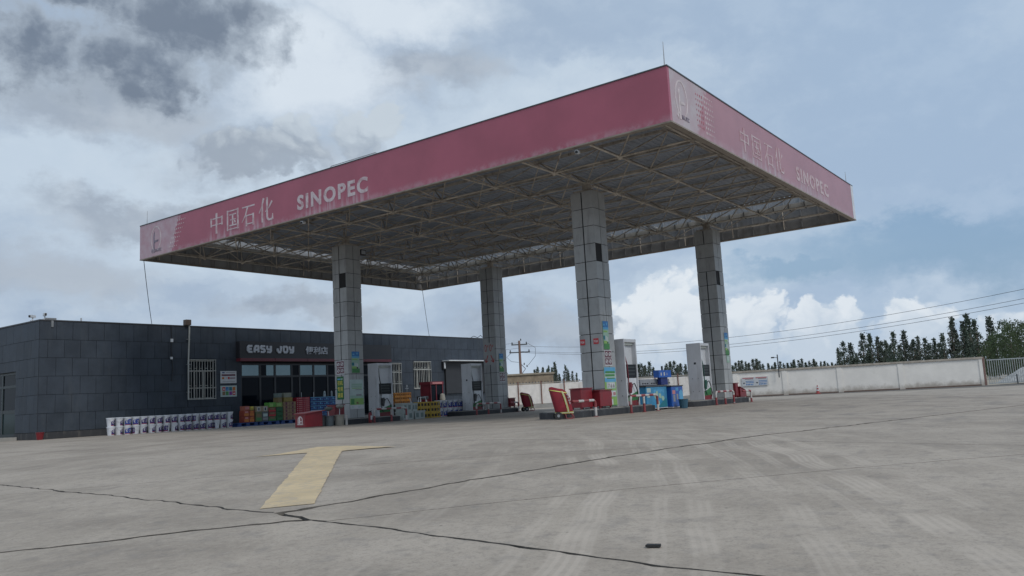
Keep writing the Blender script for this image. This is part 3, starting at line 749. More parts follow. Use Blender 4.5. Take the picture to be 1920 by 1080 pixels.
# window frames, panes, grilles
def barred_window(w, lab, rows, nbars, sash):
    x0, z0, x1, z1 = w; y = SY0+.08
    f = MB().box(x0, y, z0, x1, y+.06, z0+.06).box(x0, y, z1-.06, x1, y+.06, z1).box(x0, y, z0+.06, x0+.06, y+.06, z1-.06).box(x1-.06, y, z0+.06, x1, y+.06, z1-.06)
    zt = z0+(z1-z0)*.70; f.box(x0+.06, y, zt, x1-.06, y+.06, zt+.06)
    for s in sash: xx = x0+(x1-x0)*s; f.box(xx-.03, y, z0+.06, xx+.03, y+.06, zt)
    win = f.build('window', M['grille'], shop, label=lab)
    Bx(x0+.05, y+.03, z0+.05, x1-.05, y+.04, z1-.05).build('pane', M['glass'], win)
    g = MB(); yy = SY0-.06
    for q in rows: zz = z0+(z1-z0)*q; g.box(x0-.02, yy-.012, zz-.018, x1+.02, yy+.012, zz+.018)
    for i in range(nbars+1): xx = x0+(x1-x0)*i/nbars; g.box(xx-.011, yy-.008, z0-.02, xx+.011, yy+.008, z1+.02)
    for q in rows[1:-1]:
        for i in range(0, nbars, 2):
            xx = x0+(x1-x0)*(i+.5)/nbars; zz = z0+(z1-z0)*q; g.box(xx-.06, yy-.006, zz+.10, xx+.06, yy+.006, zz+.12)
    for xx in (x0, x1-.03):
        for zz in (z0+.1, z1-.1): g.box(xx, yy, zz, xx+.03, SY0+.05, zz+.02)
    g.build('grille', M['grille'], win)
barred_window(W1, 'white-framed barred window left of the shop front', (.0, .28, .72, 1.0), 10, (.28, .62))
barred_window(W2, 'white-framed barred window right of the shop front', (.0, .70, 1.0), 10, (.28, .62))
barred_window(W3, 'tall barred door window right of the shop front', (.0, .33, .7, 1.0), 7, (.5,))
# glazed shop front
gf = MB()
cols_ = [7.06, 8.12, 8.98, 9.98, 10.45, 11.35, 12.25, 13.2, 14.2, 15.2, 16.3]
yy = SY0+.10
for i, x in enumerate(cols_): gf.box(x-.05, yy, .15, x+.05, yy+.09, GZ1)
for zz in (.15, 2.22, 2.80): gf.box(GX0, yy-.003, zz, GX1, yy+.093, zz+.09)
fr = gf.build('shopfront_frame', M['frame'], shop)
for i in range(len(cols_)-1):
    x0, x1 = cols_[i]+.05, cols_[i+1]-.05
    Bx(x0, yy+.03, .24, x1, yy+.045, 2.22).build('pane', M['glass'], fr)
    up = M['mirror_glass'] if i in (0, 1, 2, 4, 5) else M['glass']
    if i == 1: Bx(x0, yy+.03, 2.31, x0+.3, yy+.045, 2.80).build('pane', M['glass'], fr); x0 += .32
    Bx(x0, yy+.03, 2.31, x1, yy+.045, 2.80).build('pane', up, fr)
Bx(10.50, yy-.04, .95, 10.53, yy-.01, 1.45).build('door_handle', M['steel'], fr); Bx(11.27, yy-.04, .95, 11.30, yy-.01, 1.45).build('door_handle', M['steel'], fr)
MB().box(GX0-.05, SY0-.25, 0, GX1+.05, SY0+.28, .15).build('door_step', M['conc'], shop)
MB().box(GX0, SY0+3.2, .1, GX1, SY0+3.3, 3.2).box(GX0, SY0+.3, 3.2, GX1, SY0+3.3, 3.25).box(GX0, SY0+.3, .05, GX1, SY0+3.3, .1).build('room', M['room'], shop)
# shop sign
sg = thing('shop_sign', 'dark shop sign board reading EASY JOY with red strip below', 'sign', (11.1, SY0-.2, 2.9))
MB().box(6.72, SY0-.30, 3.10, 16.5, SY0-.003, 3.88).build('board', M['sign_board'], sg)
for i in range(5):
    x0 = 6.74+i*1.95; Bx(x0, SY0-.33-.004*(i % 2), 2.96, x0+1.93, SY0-.003, 3.098).build('red_strip', M['sign_red'], sg)
def rounded_letters(x, z, w, h, parent):
    """wide rounded capitals: EASY JOY, stroke by stroke"""
    G = {'E': [((1, 1), (.35, 1), (.06, .75), (.06, .25), (.35, 0), (1, 0)), ((.06, .5), (.85, .5))],
         'A': [((0, 0), (.12, .7), (.4, 1), (1, 1), (1, 0)), ((.1, .36), (1, .36))],
         'S': [((1, 1), (.25, 1), (.03, .85), (.03, .65), (.25, .53), (.75, .5), (.97, .36), (.97, .15), (.75, 0), (0, 0))],
         'Y': [((.0, 1), (.0, .62), (.2, .45), (.95, .45)), ((1, 1), (1, .25), (.8, 0), (.1, 0))],
         'J': [((1, 1), (.9, .3), (.7, 0), (.35, 0), (.12, .2), (0, .55))],
         'O': [((.5, 1), (.2, 1), (.0, .75), (.0, .25), (.2, 0), (.8, 0), (1, .25), (1, .75), (.8, 1), (.5, 1))]}
    lw = .358; t_ = .098
    cx = x
    for ch in 'EASY JOY':
        if ch == ' ': cx += .24; continue
        b_ = MB()
        for k, pl in enumerate(G[ch]):
            pts = [Vector((cx+.05+p[0]*(lw-.145), z+t_/2+p[1]*(h-t_))) for p in pl]
            for i in range(len(pts)-1):
                a, b = pts[i], pts[i+1]; d = (b-a).normalized(); n = Vector((-d.y, d.x)); e = d*t_*.25
                q = [a-e-n*t_/2, b+e-n*t_/2, b+e+n*t_/2, a-e+n*t_/2]
                b_.prism([(v.x, v.y) for v in q], SY0-.36-.001*i-.0035*k, SY0-.302, 'y')
        b_.build('letter', M['letter'], parent); cx += lw
rounded_letters(7.08, 3.34, 2.86, .37, sg)
put_text('便利店', '-y', 10.52, SY0-.302, 3.32, 1.40, .38, .05, M['letter'], sg, bold=.012)
# side door of the shop
sdr = MB(); xx = SX0+.10
for y in (DY0, 28.75, 30.08): sdr.box(xx, y, DZ0, xx+.09, y+.12, DZ1)
for z in (DZ0, 2.05, DZ1-.1): sdr.box(xx+.002, DY0, z, xx+.088, DY1, z+.1)
sdr.box(xx+.004, DY0+.1, 1.05, xx+.086, DY1, 1.18)
sd_ = sdr.build('side_door', mat('door_frame_dark', (.018, .028, .03), .4), shop)
for y0, y1 in ((DY0+.12, 28.75), (28.87, 30.08)):
    for z0, z1 in ((DZ0+.1, 1.05), (1.18, 2.05), (2.15, DZ1-.1)): Bx(xx+.03, y0, z0, xx+.045, y1, z1).build('pane', M['glass'] if z0 > 1 else mat('green_glass', (.02, .04, .042), .1, spec=.12), sd_)
Bx(SX0-.95, DY0-.25, -.02, SX0-.013, DY1+.3, .13).build('entrance_step', M['conc'], None, 'low concrete step at the side door of the shop', 'step')
# things on the wall
t = thing('conduit', 'pale vertical conduit pipe with a junction box beside the barred window', 'pipe', (4.24, SY0-.1, 1.3))
MB().tube([(4.25, SY0-.1, 1.28), (4.25, SY0-.1, 3.0), (4.30, SY0-.1, 4.45), (4.30, SY0+.05, 4.58)], .035, 8).build('pipe', M['grille'], t)
Bx(4.10, SY0-.16, 4.53, 4.36, SY0+.08, 4.78).build('junction_box', mat('brown_box', (.10, .075, .06), .6), t, bevel=.02)
for zz in (1.6, 2.8, 3.9): Bx(4.19, SY0-.12, zz, 4.33, SY0-.02, zz+.03).build('clamp', M['steel'], t)
t = thing('wall_cable', 'dark cable with pale connectors dangling on the slate wall', 'cable', (3.5, SY0-.03, 2.1))
MB().tube([(3.47, SY0-.03, 4.48), (3.49, SY0-.04, 3.9), (3.47, SY0-.03, 3.5), (3.50, SY0-.04, 3.05), (3.54, SY0-.04, 2.6), (3.49, SY0-.03, 2.1)], .016, 6).build('cable', M['black'], t)
Bx(3.44, SY0-.08, 3.78, 3.54, SY0-.02, 3.92).build('connector', M['white'], t); Bx(3.43, SY0-.08, 3.04, 3.52, SY0-.02, 3.14).build('connector', M['white'], t)
# boards beside the shop front
def cm(name, c, rough=.55): return mat('print_'+name, c, rough, var=.06, nscale=5)
PC = {'white': cm('white', (.55, .56, .57)), 'dkblue': cm('dkblue', (.03, .05, .16)), 'blue': cm('blue', (.035, .17, .42)), 'sky': cm('sky', (.10, .34, .55)), 'pale': cm('pale', (.42, .52, .50)),
      'green': cm('green', (.06, .22, .07)), 'ltgreen': cm('ltgreen', (.24, .42, .12)), 'mint': cm('mint', (.30, .45, .36)), 'red': cm('red', (.45, .03, .04)), 'maroon': cm('maroon', (.12, .03, .05)), 'yellow': cm('yellow', (.60, .50, .08)),
      'black': cm('black', (.02, .02, .025)), 'grey': cm('grey', (.25, .25, .26)), 'orange': cm('orange', (.50, .16, .03)), 'purple': cm('purple', (.22, .04, .25)), 'dkgreen': cm('dkgreen', (.012, .12, .035)), 'pink': cm('pink', (.50, .20, .20)), 'teal': cm('teal', (.02, .17, .22)), 'brown': cm('brown', (.20, .13, .07))}
def board(name, label, cat, face, a0, z0, a1, z1, at, base, prints, thick=.012, frame=None, group=None):
    """flat board on a -y face (a = x) or a -x face (a = y, read right to left); prints are (u0,v0,u1,v1,colour) in unit coordinates, viewer's left to right"""
    if face == '-y': o = thing(name, label, cat, ((a0+a1)/2, at, z0), 0, group)
    else: o = thing(name, label, cat, (at, (a0+a1)/2, z0), FACE['-x'], group)
    w, h = abs(a1-a0), z1-z0
    b = Bx(-w/2, -thick, 0, w/2, 0, h).mesh('panel', PC[base]); link('panel', b, o)
    byc = {}
    for i, (u0, v0, u1, v1, c) in enumerate(prints): byc.setdefault(c, []).append((u0, v0, u1, v1, i))
    for c, rs in byc.items():
        for u0, v0, u1, v1, i in rs: link('print', Bx(-w/2+u0*w, -thick-.0015-.0006*i, v0*h, -w/2+u1*w, -thick+.002, v1*h).mesh('print', PC[c]), o)
    return o
def lines(u0, u1, v0, v1, n, c, seed=1):
    r = random.Random(seed); out = []
    for i in range(n):
        v = v0+(v1-v0)*(i+.2)/n; e = u1-(u1-u0)*.25*r.random()
        out.append((u0, v, e, v+(v1-v0)/n*.5, c))
    return out
board('notice_board', 'upper pale notice board with a dark band beside the shop window', 'notice', '-y', 5.89, 1.97, 6.72, 2.52, SY0-.004, 'white', [(.1, .82, .25, .92, 'dkblue'), (.33, .84, .9, .9, 'grey'), (.06, .60, .92, .74, 'maroon'), (.08, .34, .22, .50, 'orange'), (.3, .42, .42, .46, 'grey'), (.45, .34, .56, .52, 'red'), (.58, .38, .92, .46, 'maroon'), (.12, .12, .9, .15, 'grey')], .03)
board('service_board', 'lower rounded board with eight coloured service squares beside the shop window', 'notice', '-y', 5.89, 1.36, 6.73, 1.86, SY0-.004, 'pale', [(.1+.21*i, v, .28+.21*i, v+.34, c) for v, cs in ((.54, ('red', 'blue', 'teal', 'orange')), (.14, ('brown', 'green', 'purple', 'red'))) for i, c in enumerate(cs)] + [(.15, .62, .23, .76, 'white'), (.77, .24, .88, .34, 'white'), (.36, .62, .46, .70, 'sky')], .03)
# rolled-down dark screen with its pale top rail, right end of the wall
t = thing('screen_panel', 'large dark screen panel with a pale top rail on the right wall', 'panel', (22.9, SY0-.1, 1.05))
Bx(21.25, SY0-.10, 1.10, 24.9, SY0-.003, 2.96).build('sheet', mat('screen_dark', (.03, .032, .037), .6), t); Bx(21.05, SY0-.55, 3.02, 24.95, SY0-.003, 3.08).build('top_rail', M['white'], t)
Bx(20.98, SY0-.16, 2.55, 21.22, SY0-.003, 3.0).build('end_box', M['black'], t); Bx(21.05, SY0-.18, 2.60, 21.17, SY0-.161, 2.95).build('lamp', M['white'], t)
for x in (21.24, 24.9): Bx(x-.02, SY0-.12, 1.02, x+.03, SY0-.003, 3.019).build('side_rail', M['black'], t)
MB().tube([(24.0, SY0+.1, 4.53), (24.3, SY0+.1, 4.65), (24.7, SY0+.1, 4.56), (25.0, SY0+.1, 4.72), (25.2, SY0+.1, 4.6), (25.5, SY0+.1, 4.8), (25.9, SY0+.1, 4.56)], .02, 5).build('roof_wires', M['black'], None, 'tangle of dark wires on the right end of the shop roof', 'wires')
def roof_cam(x, y, z, rz, lab):
    t = thing('security_camera', lab, 'camera', (x, y, z), rz, 'security cameras')
    for nm, mb, mt in (('base', MB().box(-.06, -.06, 0, .06, .06, .05), M['white']), ('pole', MB().tube([(0, 0, .05), (0, 0, .16)], .022, 8), M['white']), ('camera_body', MB().box(-.16, -.05, .15, .12, .05, .25), M['white']), ('lens', MB().tube([(-.19, 0, .2), (-.158, 0, .2)], .04, 10), M['black'])):
        link(nm, mb.mesh(nm, mt), t)
    return t
roof_cam(-1.78, 26.4, SH+.03, .5, 'white box camera on the shop roof edge, left of the roof corner')
roof_cam(-1.68, 25.62, SH+.03, 1.3, 'dark-faced camera standing on the shop roof corner')
MB().box(-1.5, SY0-.04, 4.25, -1.42, SY0-.004, 4.5).box(-1.7, SY0+.0, SH+.031, -1.3, SY0+.12, SH+.10).build('cable_box', M['steel'], None, 'small grey cable box at the top of the shop wall corner', 'cable box')
MB().tube([(-.3, SY0+.12, SH+.03), (-.3, SY0+.12, SH+.16)], .03, 8).build('vent_pipe', M['zinc'], None, 'short stub pipe on the shop roof near the left corner', 'pipe')
MB().lathe([(.10, 0), (.14, .26), (.15, .26), (.15, .28)], 14, -1.95, 25.2).build('pail', M['red'], None, 'small faded red pail at the foot of the shop corner', 'pail')
# ------------------------------------------------------------------ fuel dispensers
M['disp'] = mat('dispenser_paint', (.60, .61, .63), .38, var=.05, dirt=((.26, .25, .23), .4, 4)); M['disp_in'] = mat('dispenser_inner', (.62, .635, .655), .4, var=.05)
M['green'] = mat('green_paint', (.03, .17, .05), .4); M['screen'] = mat('dispenser_screen', (.008, .011, .014), .4, spec=.2)
def dispenser(x, y, label, hose, lock):
    t = thing('fuel_dispenser', label, 'fuel pump', (x, y, .2), 0, 'fuel dispensers')
    def part(nm, mb, mt, bv=.0, smooth=False, par=t):
        o = link(nm, mb.mesh(nm, mt, None, smooth), par)
        if bv: b = o.modifiers.new('bevel', 'BEVEL'); b.width = bv; b.segments = 2
        return o
    H = 1.95
    for s in (-1, 1): part('side_panel', Bx(s*.375, -.265, .0, s*.33, .265, H), M['disp'], .012)
    part('header', Bx(-.329, -.255, H-.10, .329, .255, H-.004), M['disp'], .01)
    part('core', Bx(-.329, -.12, .02, .329, .12, H-.101), M['disp_in'])
    for f in (-1, 1):
        part('lamp_strip', Bx(-.28, f*.12, H-.17, .28, f*.2, H-.102), mat('header_strip', (.42, .44, .40), .5))
        sc = part('display', Bx(-.325, f*.12, .82, .325, f*.23, 1.20), M['screen'], .008)
        for i in range(3):
            q = MB()
            q.box(-.22+.02*i, f*.231, 1.10-.10*i, .24, f*.2335, 1.135-.10*i); part('readout', q, mat('readout', (.02, .026, .025), .4), par=sc)
        part('lower_panel', Bx(-.325, f*.12, .30, .325, f*.22, .80), M['white'])
        q = MB().prism([(-.325, .02), (.325, .02), (.325, .42), (-.1, .30), (-.325, .20)], f*.221, f*.226, 'y'); part('green_panel', q, M['green'])
        q = MB().prism([(-.325, .0), (.325, .0), (.325, .16), (-.325, .13)], f*.227, f*.231, 'y'); part('red_panel', q, M['red'])
        # nozzle in its boot, hose hanging from the top
        nz = part('nozzle', MB().box(-.20, f*.22, .55, -.06, f*.30, .62).prism([(-.22, .40), (-.12, .36), (-.06, .60), (-.10, .68), (-.20, .66)], f*.225, f*.29, 'y'), hose, .008)
        part('hose', MB().tube([(-.22, f*.14, H-.18), (-.25, f*.20, H-.5), (-.24, f*.25, 1.2), (-.25, f*.27, .7), (-.24, f*.28, .3), (-.18, f*.29, .16)], .017, 7), hose, smooth=True)
        part('hose', MB().tube([(-.10, f*.28, .60), (.04, f*.30, .64), (.16, f*.30, .48), (.24, f*.30, .22), (.20, f*.29, .1)], .016, 7), M['black'], smooth=True)
    if lock: part('lock_plate', Bx(-.378, -.06, 1.22, -.3755, .02, 1.29), M['black'])
    for yy in (-.12, .10):
        for zz in (.28, .72): part('rivet_plate', Bx(-.377, yy, zz, -.3755, yy+.03, zz+.03), M['steel'])
    part('base', Bx(-.36, -.25, -.02, .36, .25, -.0005), M['dark_steel'])
    return t
M['hose_red'] = mat('red_hose', (.16, .015, .025), .5); M['hose_green'] = mat('green_hose', (.015, .075, .055), .5)
dispenser(5.50, 14.92, 'white fuel dispenser with black hose beside the left column', M['black'], False)
dispenser(5.27, 4.52, 'white fuel dispenser with dark red hose beside the nearest column', M['hose_red'], False)
dispenser(10.88, 14.92, 'white fuel dispenser left of the column with red zeros', M['black'], True)
dispenser(10.66, 4.52, 'white fuel dispenser with green hose beside the far right column', M['hose_green'], True)

# ------------------------------------------------------------------ red and white guard rails
M['rail_white'] = mat('rail_white', (.52, .50, .48), .5, dirt=((.25, .2, .16), .6, 10)); M['rail_red'] = mat('rail_red', (.27, .055, .06), .5, dirt=((.14, .05, .045), .6, 10))
def guard(xs, y, h, label, zs=0.0, open_left=False):
    t = thing('guard_rail', label, 'guard rail', ((xs[0]+xs[-1])/2, y, 0), 0, 'red and white guard rails'); r = .036
    def pipe(name, path, seg, first):
        pts = []; mis = []; L = 0
        P = [Vector(p) for p in path]
        for i in range(len(P)-1):
            n = max(1, round((P[i+1]-P[i]).length/.05))
            for j in range(n): pts.append(P[i]+(P[i+1]-P[i])*j/n)
        pts.append(P[-1])
        for i in range(len(pts)-1): L += (pts[i+1]-pts[i]).length; mis.append((int(L/seg)+first) % 2)
        MB().tube(pts, r, 9, mis=mis).build(name, [M['rail_red'], M['rail_white']], t, smooth=True)
    a = xs[0]; b = xs[-1]; c = .09
    def bend(x, s): return [(x, y, h-c), (x+s*c*.3, y, h-c*.3), (x+s*c, y, h)]
    if open_left: path = [(a, y, h), (b-c, y, h)] + bend(b, -1)[::-1][1:] + [(b, y, zs)]
    else: path = [(a, y, zs)] + bend(a, 1) + bend(b, -1)[::-1] + [(b, y, zs)]
    pipe('pipe', path, .26, 0)
    for x in xs[1:-1]: pipe('middle_post', [(x, y, h-.03), (x, y, zs)], .24, 1)
    for x in (xs if not open_left else xs[1:]): MB().lathe([(.07, zs), (.07, zs+.012), (.04, zs+.014)], 10, x, y).build('foot', M['rail_red'], t)
guard([4.58, 5.44, 6.22], 14.34, .47, 'red and white guard rail before the dispenser by the left column')
guard([1.45, 2.56], 3.95, .43, 'short red and white guard rail beside the two red boxes', open_left=True)
guard([4.45, 5.24, 6.10], 3.92, .48, 'red and white guard rail before the dispenser of the nearest column')
guard([10.36, 11.14, 12.0], 14.32, .45, 'red and white guard rail before the column with red zeros')
guard([10.49, 11.28, 12.06], 3.92, .45, 'red and white guard rail before the far right column')
guard([12.95, 13.75], 3.92, .42, 'short red and white guard rail by the sloped red box', open_left=True)
guard([12.75, 13.35], 14.36, .42, 'short red guard rail beside the far covered trolley', open_left=True)

# ------------------------------------------------------------------ covered wheeled extinguishers
M['cover'] = mat('red_cover', (.22, .014, .026), .75, var=.2, nscale=5, bump=.4, bscale=14); M['hivis'] = mat('hi_vis_tape', (.55, .52, .12), .4, var=.1, nscale=20); M['silver'] = mat('silver_tape', (.5, .5, .47), .35)
def cart(x, y, rz, s, label):
    t = thing('covered_trolley', label, 'trolley', (x, y, 0), rz, 'covered fire extinguisher trolleys'); t.scale = (s, s, s)
    secs = [(.14, .05, .24, .15), (.24, .035, .245, .165), (.40, .00, .245, .18), (.56, -.035, .25, .18), (.70, -.075, .245, .17), (.79, -.115, .225, .15), (.845, -.15, .18, .10), (.86, -.17, .10, .05)]
    n = 22
    def ring(z, cx, a, b):
        out = []
        for k in range(n):
            w = 2*math.pi*k/n; c, s_ = math.cos(w), math.sin(w); e = .62
            px = a*math.copysign(abs(c)**e, c); py = b*math.copysign(abs(s_)**e, s_)
            wob = 1+.05*mnoise.noise(Vector((px*9, py*9, z*7+x)))
            zz = z+(.05*(-px/a) if z > .68 else 0)+(.02*(px/a) if z > .78 else 0)
            out.append((cx+px*wob, py*wob, zz))
        return out
    b_ = MB(); rs = [ring(*q) for q in secs]
    for r in rs: b_.v += r
    for i in range(len(rs)-1):
        for k in range(n): b_.f.append((i*n+k, i*n+(k+1) % n, (i+1)*n+(k+1) % n, (i+1)*n+k)); b_.mi.append(0)
    b_.f.append(tuple((len(rs)-1)*n+k for k in range(n))); b_.mi.append(0); b_.f.append(tuple(reversed(range(n)))); b_.mi.append(0)
    link('cover', b_.mesh('cover', M['cover'], smooth=True), t)
    # tape bands: a hem band and vertical bands following the cover
    def lerp(z):
        for i in range(len(secs)-1):
            if secs[i][0] <= z <= secs[i+1][0]:
                f = (z-secs[i][0])/(secs[i+1][0]-secs[i][0]); return [a+(c-a)*f for a, c in zip(secs[i], secs[i+1])]
    for (z0, z1, mt, g) in ((.155, .20, M['hivis'], .012), (.17, .186, M['silver'], .016), (.742, .768, M['hivis'], .012)):
        q = MB(); r0, r1 = ring(z0, lerp(z0)[1], lerp(z0)[2]+g, lerp(z0)[3]+g), ring(z1, lerp(z1)[1], lerp(z1)[2]+g, lerp(z1)[3]+g); q.v += r0+r1
        for k in range(n): q.f.append((k, (k+1) % n, n+(k+1) % n, n+k)); q.mi.append(0)
        link('tape', q.mesh('tape', mt), t)
    for (off, w, mt, g) in ((.08, .052, M['hivis'], .010), (.098, .018, M['silver'], .014)):
        q = MB(); zs = [.20, .3, .4, .5, .6, .7, .76]
        for z in zs:
            _, cx, a, bb = lerp(z); q.v += [(cx+off-z*.02, -bb*1.03-g, z), (cx+off+w-z*.02, -bb*1.03-g, z)]
        for i in range(len(zs)-1): q.f.append((2*i, 2*i+1, 2*i+3, 2*i+2)); q.mi.append(0)
        link('tape', q.mesh('tape', mt), t)
    # pale marks of lettering down the right edge
    q = MB()
    for i, z in enumerate((.66, .58, .50, .43)):
        _, cx, a, bb = lerp(z); q.box(cx+.175, -bb*1.0-.012, z, cx+.215, -bb*.8, z+.012).box(cx+.19, -bb*1.0-.012, z-.03, cx+.20, -bb*.8, z+.03)
    link('print', q.mesh('print', PC['white']), t)
    for s_ in (-1, 1):
        w = MB().tube([(0, s_*.17, 0), (0, s_*.23, 0)], .105, 18); wo = link('wheel', w.mesh('wheel', M['rubber']), t, (-.14, 0, .105))
        link('hub', MB().tube([(0, s_*.165, 0), (0, s_*.236, 0)], .04, 10).mesh('hub', M['steel']), wo)
        link('frame_loop', MB().tube([(.05, s_*.14, .2), (.08, s_*.15, .03), (.2, s_*.15, .014), (.29, s_*.15, .03), (.27, s_*.15, .10), (.18, s_*.14, .18)], .014, 7).mesh('frame_loop', M['rail_red'], smooth=True), t)
    return t
cart(1.22, 4.12, R(-50), .93, 'red covered fire extinguisher trolley near the nearest column')
cart(13.75, 14.15, R(-30), .95, 'red covered fire extinguisher trolley behind, by the column with red zeros')

# ------------------------------------------------------------------ red boxes and small things on the islands
def red_box(x0, x1, y0, y1, z0, h0, h1, label, legs=.05, lid=True, name='sand_box', group='red fire boxes'):
    t = thing(name, label, 'fire box', ((x0+x1)/2, (y0+y1)/2, z0), 0, group)
    MB().prism([(x0, z0+legs), (x1, z0+legs), (x1, z0+h1), (x0, z0+h0)], y0, y1, 'y').build('body', M['red'], t, bevel=.008)
    if lid: MB().prism([(x0-.02, z0+h0+.002), (x1+.02, z0+h1+.002), (x1+.02, z0+h1+.03), (x0-.02, z0+h0+.03)], y0-.02, y1+.02, 'y').build('lid', M['red'], t)
    if legs:
        for x in (x0+.02, x1-.06):
            for y in (y0+.02, y1-.06): Bx(x, y, z0, x+.04, y+.04, z0+legs).build('leg', M['red'], t)
    return t
red_box(2.40, 2.98, 4.28, 4.62, .2, .54, .54, 'upright red fire box left of the nearest column')
red_box(3.08, 3.72, 4.10, 4.45, .2, .47, .47, 'wider red fire box in front of the nearest column')
red_box(2.85, 3.28, 14.45, 14.85, .2, .47, .47, 'red fire box before the left column under the green sign')
red_box(13.10, 13.48, 14.62, 15.0, .2, .40, .40, 'red fire box right of the column with red zeros')
red_box(13.15, 13.40, 4.25, 4.75, .2, .50, .50, 'tall narrow red fire box right of the far right column', lid=True)
t = red_box(13.45, 14.05, 4.2, 4.75, .2, .36, .20, 'red fire box with a sloping lid at the end of the far right island', legs=0)
red_box(8.70, 9.25, 4.9, 5.4, .0, .70, .70, 'red fire box behind the ice cream freezer', legs=.1)
# big red sand box with the white emblem
t = thing('sand_box', 'large red sand box with a sloping lid and white arched emblem', 'fire box', (1.85, 14.55, 0), 0, 'red fire boxes')
MB().prism([(1.40, .02), (2.12, .02), (2.12, .505), (1.40, .44)], 14.25, 14.75, 'y').build('body', M['red'], t)
MB().prism([(1.36, .442), (2.22, .52), (2.22, .548), (1.36, .47)], 14.2, 14.8, 'y').build('lid', M['red'], t)
em = MB()
n = 12
for i in range(n):
    a0, a1 = math.pi*i/n, math.pi*(i+1)/n
    P4 = [(14.5-.12*math.cos(a), .26+.12*math.sin(a)) for a in (a0, a1)]+[(14.5-.085*math.cos(a), .26+.085*math.sin(a)) for a in (a1, a0)]
    em.prism(P4, 1.396, 1.40, 'x')
for y0, z0, y1, z1 in ((14.38, .12, 14.415, .26), (14.585, .12, 14.62, .26), (14.50, .12, 14.56, .34), (14.43, .19, 14.50, .22), (14.36, .10, 14.64, .14)): em.box(1.3945, y0, z0, 1.40, y1, z1)
em.build('emblem', mat('emblem_white', (.55, .5, .5), .5), t)
# tools and bins beside it
def bin_(x, y, r, h, mt, label, name='waste_bin'):
    t = thing(name, label, 'bin', (x, y, 0), 0)
    link('body', MB().lathe([(r*.84, 0), (r*.86, .01), (r, h*.96), (r*1.06, h*.97), (r*1.06, h), (r*.95, h), (r*.8, .03)], 18).mesh('body', mt, smooth=False), t)
    link('rim', MB().lathe([(r*1.05, h*.90), (r*1.08, h*.91), (r*1.08, h*.94), (r*1.05, h*.95)], 18).mesh('rim', mt), t)
    return t
bin_(2.52, 14.35, .155, .34, mat('grey_bucket', (.10, .12, .13), .5), 'dark grey bucket beside the large red sand box')
bin_(2.84, 14.22, .17, .36, mat('tan_bucket', (.27, .25, .21), .6), 'beige round bucket beside the large red sand box')
bin_(2.33, 14.48, .10, .36, mat('dark_bucket', (.05, .055, .06), .5), 'narrow dark bucket touching the large red sand box')
MB().lathe([(.04, 0), (.042, .32), (.03, .33)], 10, 3.0, 14.05).build('post', M['rail_white'], None, 'short white post beside the beige bucket', 'post')
def sprayer(x, y, h, lean, label, c):
    t = thing('mop', label, 'mop', (x, y, .1), 0, 'mops standing in buckets')
    link('handle', MB().tube([(0, 0, 0), (lean, .02, h-.1)], .014, 7).mesh('handle', M['zinc']), t)
    q = MB().lathe([(.02, h-.12), (.10, h-.09), (.145, h-.04), (.13, h), (.06, h+.02)], 12, lean, 0); link('head', q.mesh('head', c, smooth=True), t)
sprayer(2.52, 14.37, .52, -.02, 'dark round mop head sticking up from the dark grey bucket', mat('mop_dark', (.10, .11, .10), .9)); sprayer(2.86, 14.25, .58, .04, 'pale round mop head sticking up from the beige bucket', mat('mop_pale', (.22, .22, .2), .9))
def extinguisher(x, y, z, label):
    t = thing('fire_extinguisher', label, 'extinguisher', (x, y, z), 0, 'fire extinguishers')
    link('cylinder', MB().lathe([(.06, 0), (.065, .02), (.065, .30), (.045, .36), (.02, .38)], 14).mesh('cylinder', M['red'], smooth=True), t)
    link('valve', MB().box(-.03, -.015, .38, .05, .015, .42).box(-.02, -.01, .42, .09, .01, .435).mesh('valve', M['black']), t)
    link('hose', MB().tube([(.02, 0, .40), (.09, 0, .36), (.085, 0, .2), (.08, 0, .1)], .01, 6).mesh('hose', M['black']), t)
    link('label_sheet', MB().box(-.035, -.067, .12, .035, -.055, .26).mesh('label_sheet', PC['white']), t)
extinguisher(4.32, 14.28, 0, 'small red fire extinguisher with white label before the left column')

# ------------------------------------------------------------------ posters and tiles on the columns
NOPE = [(.05, .52, .48, .95, 'maroon'), (.52, .52, .95, .95, 'maroon'), (.05, .08, .48, .48, 'maroon'), (.52, .08, .95, .48, 'maroon')]
def no_sign(face, a0, z0, a1, z1, at, label):
    o = board('safety_sign', label, 'sign', face, a0, z0, a1, z1, at, 'white', NOPE, group='safety signs with four prohibitions')
    w, h = abs(a1-a0), z1-z0; q = MB(); s = MB()
    for u in (.265, .735):
        for v in (.74, .28):
            cx, cz = -w/2+u*w, v*h; r = min(w, h)*.15
            q.prism([(cx+r*math.cos(k*math.pi/8), cz+r*math.sin(k*math.pi/8)) for k in range(16)], -.0185, -.012, 'y')
            s.prism([(cx-r*.7, cz+r*.5), (cx-r*.5, cz+r*.7), (cx+r*.7, cz-r*.5), (cx+r*.5, cz-r*.7)], -.0195, -.0186, 'y'); s.box(cx-r*.12, -.0192, cz-r*.6, cx+r*.12, -.0186, cz+r*.6)
    link('disc', q.mesh('disc', PC['white']), o); link('slash', s.mesh('slash', PC['maroon']), o)
XF, = (.36,)
no_sign('-x', 14.93, 1.76, 15.35, 2.26, 4.13-.362, 'white safety sign with four prohibition symbols on the left column')
no_sign('-y', 3.86, 1.36, 4.26, 1.81, 4.70-.362, 'white safety sign with four prohibition symbols on the nearest column')
no_sign('-y', 12.55, 1.34, 12.95, 1.77, 15.09-.362, 'white safety sign with four prohibition symbols on the column with red zeros')
o = board('lane_sign', 'green upright sign with yellow characters on the left column', 'sign', '-x', 15.0, .88, 15.34, 1.69, 4.13-.362, 'dkgreen', [(.1, .86, .55, .92, 'sky'), (.6, .86, .9, .92, 'mint')])
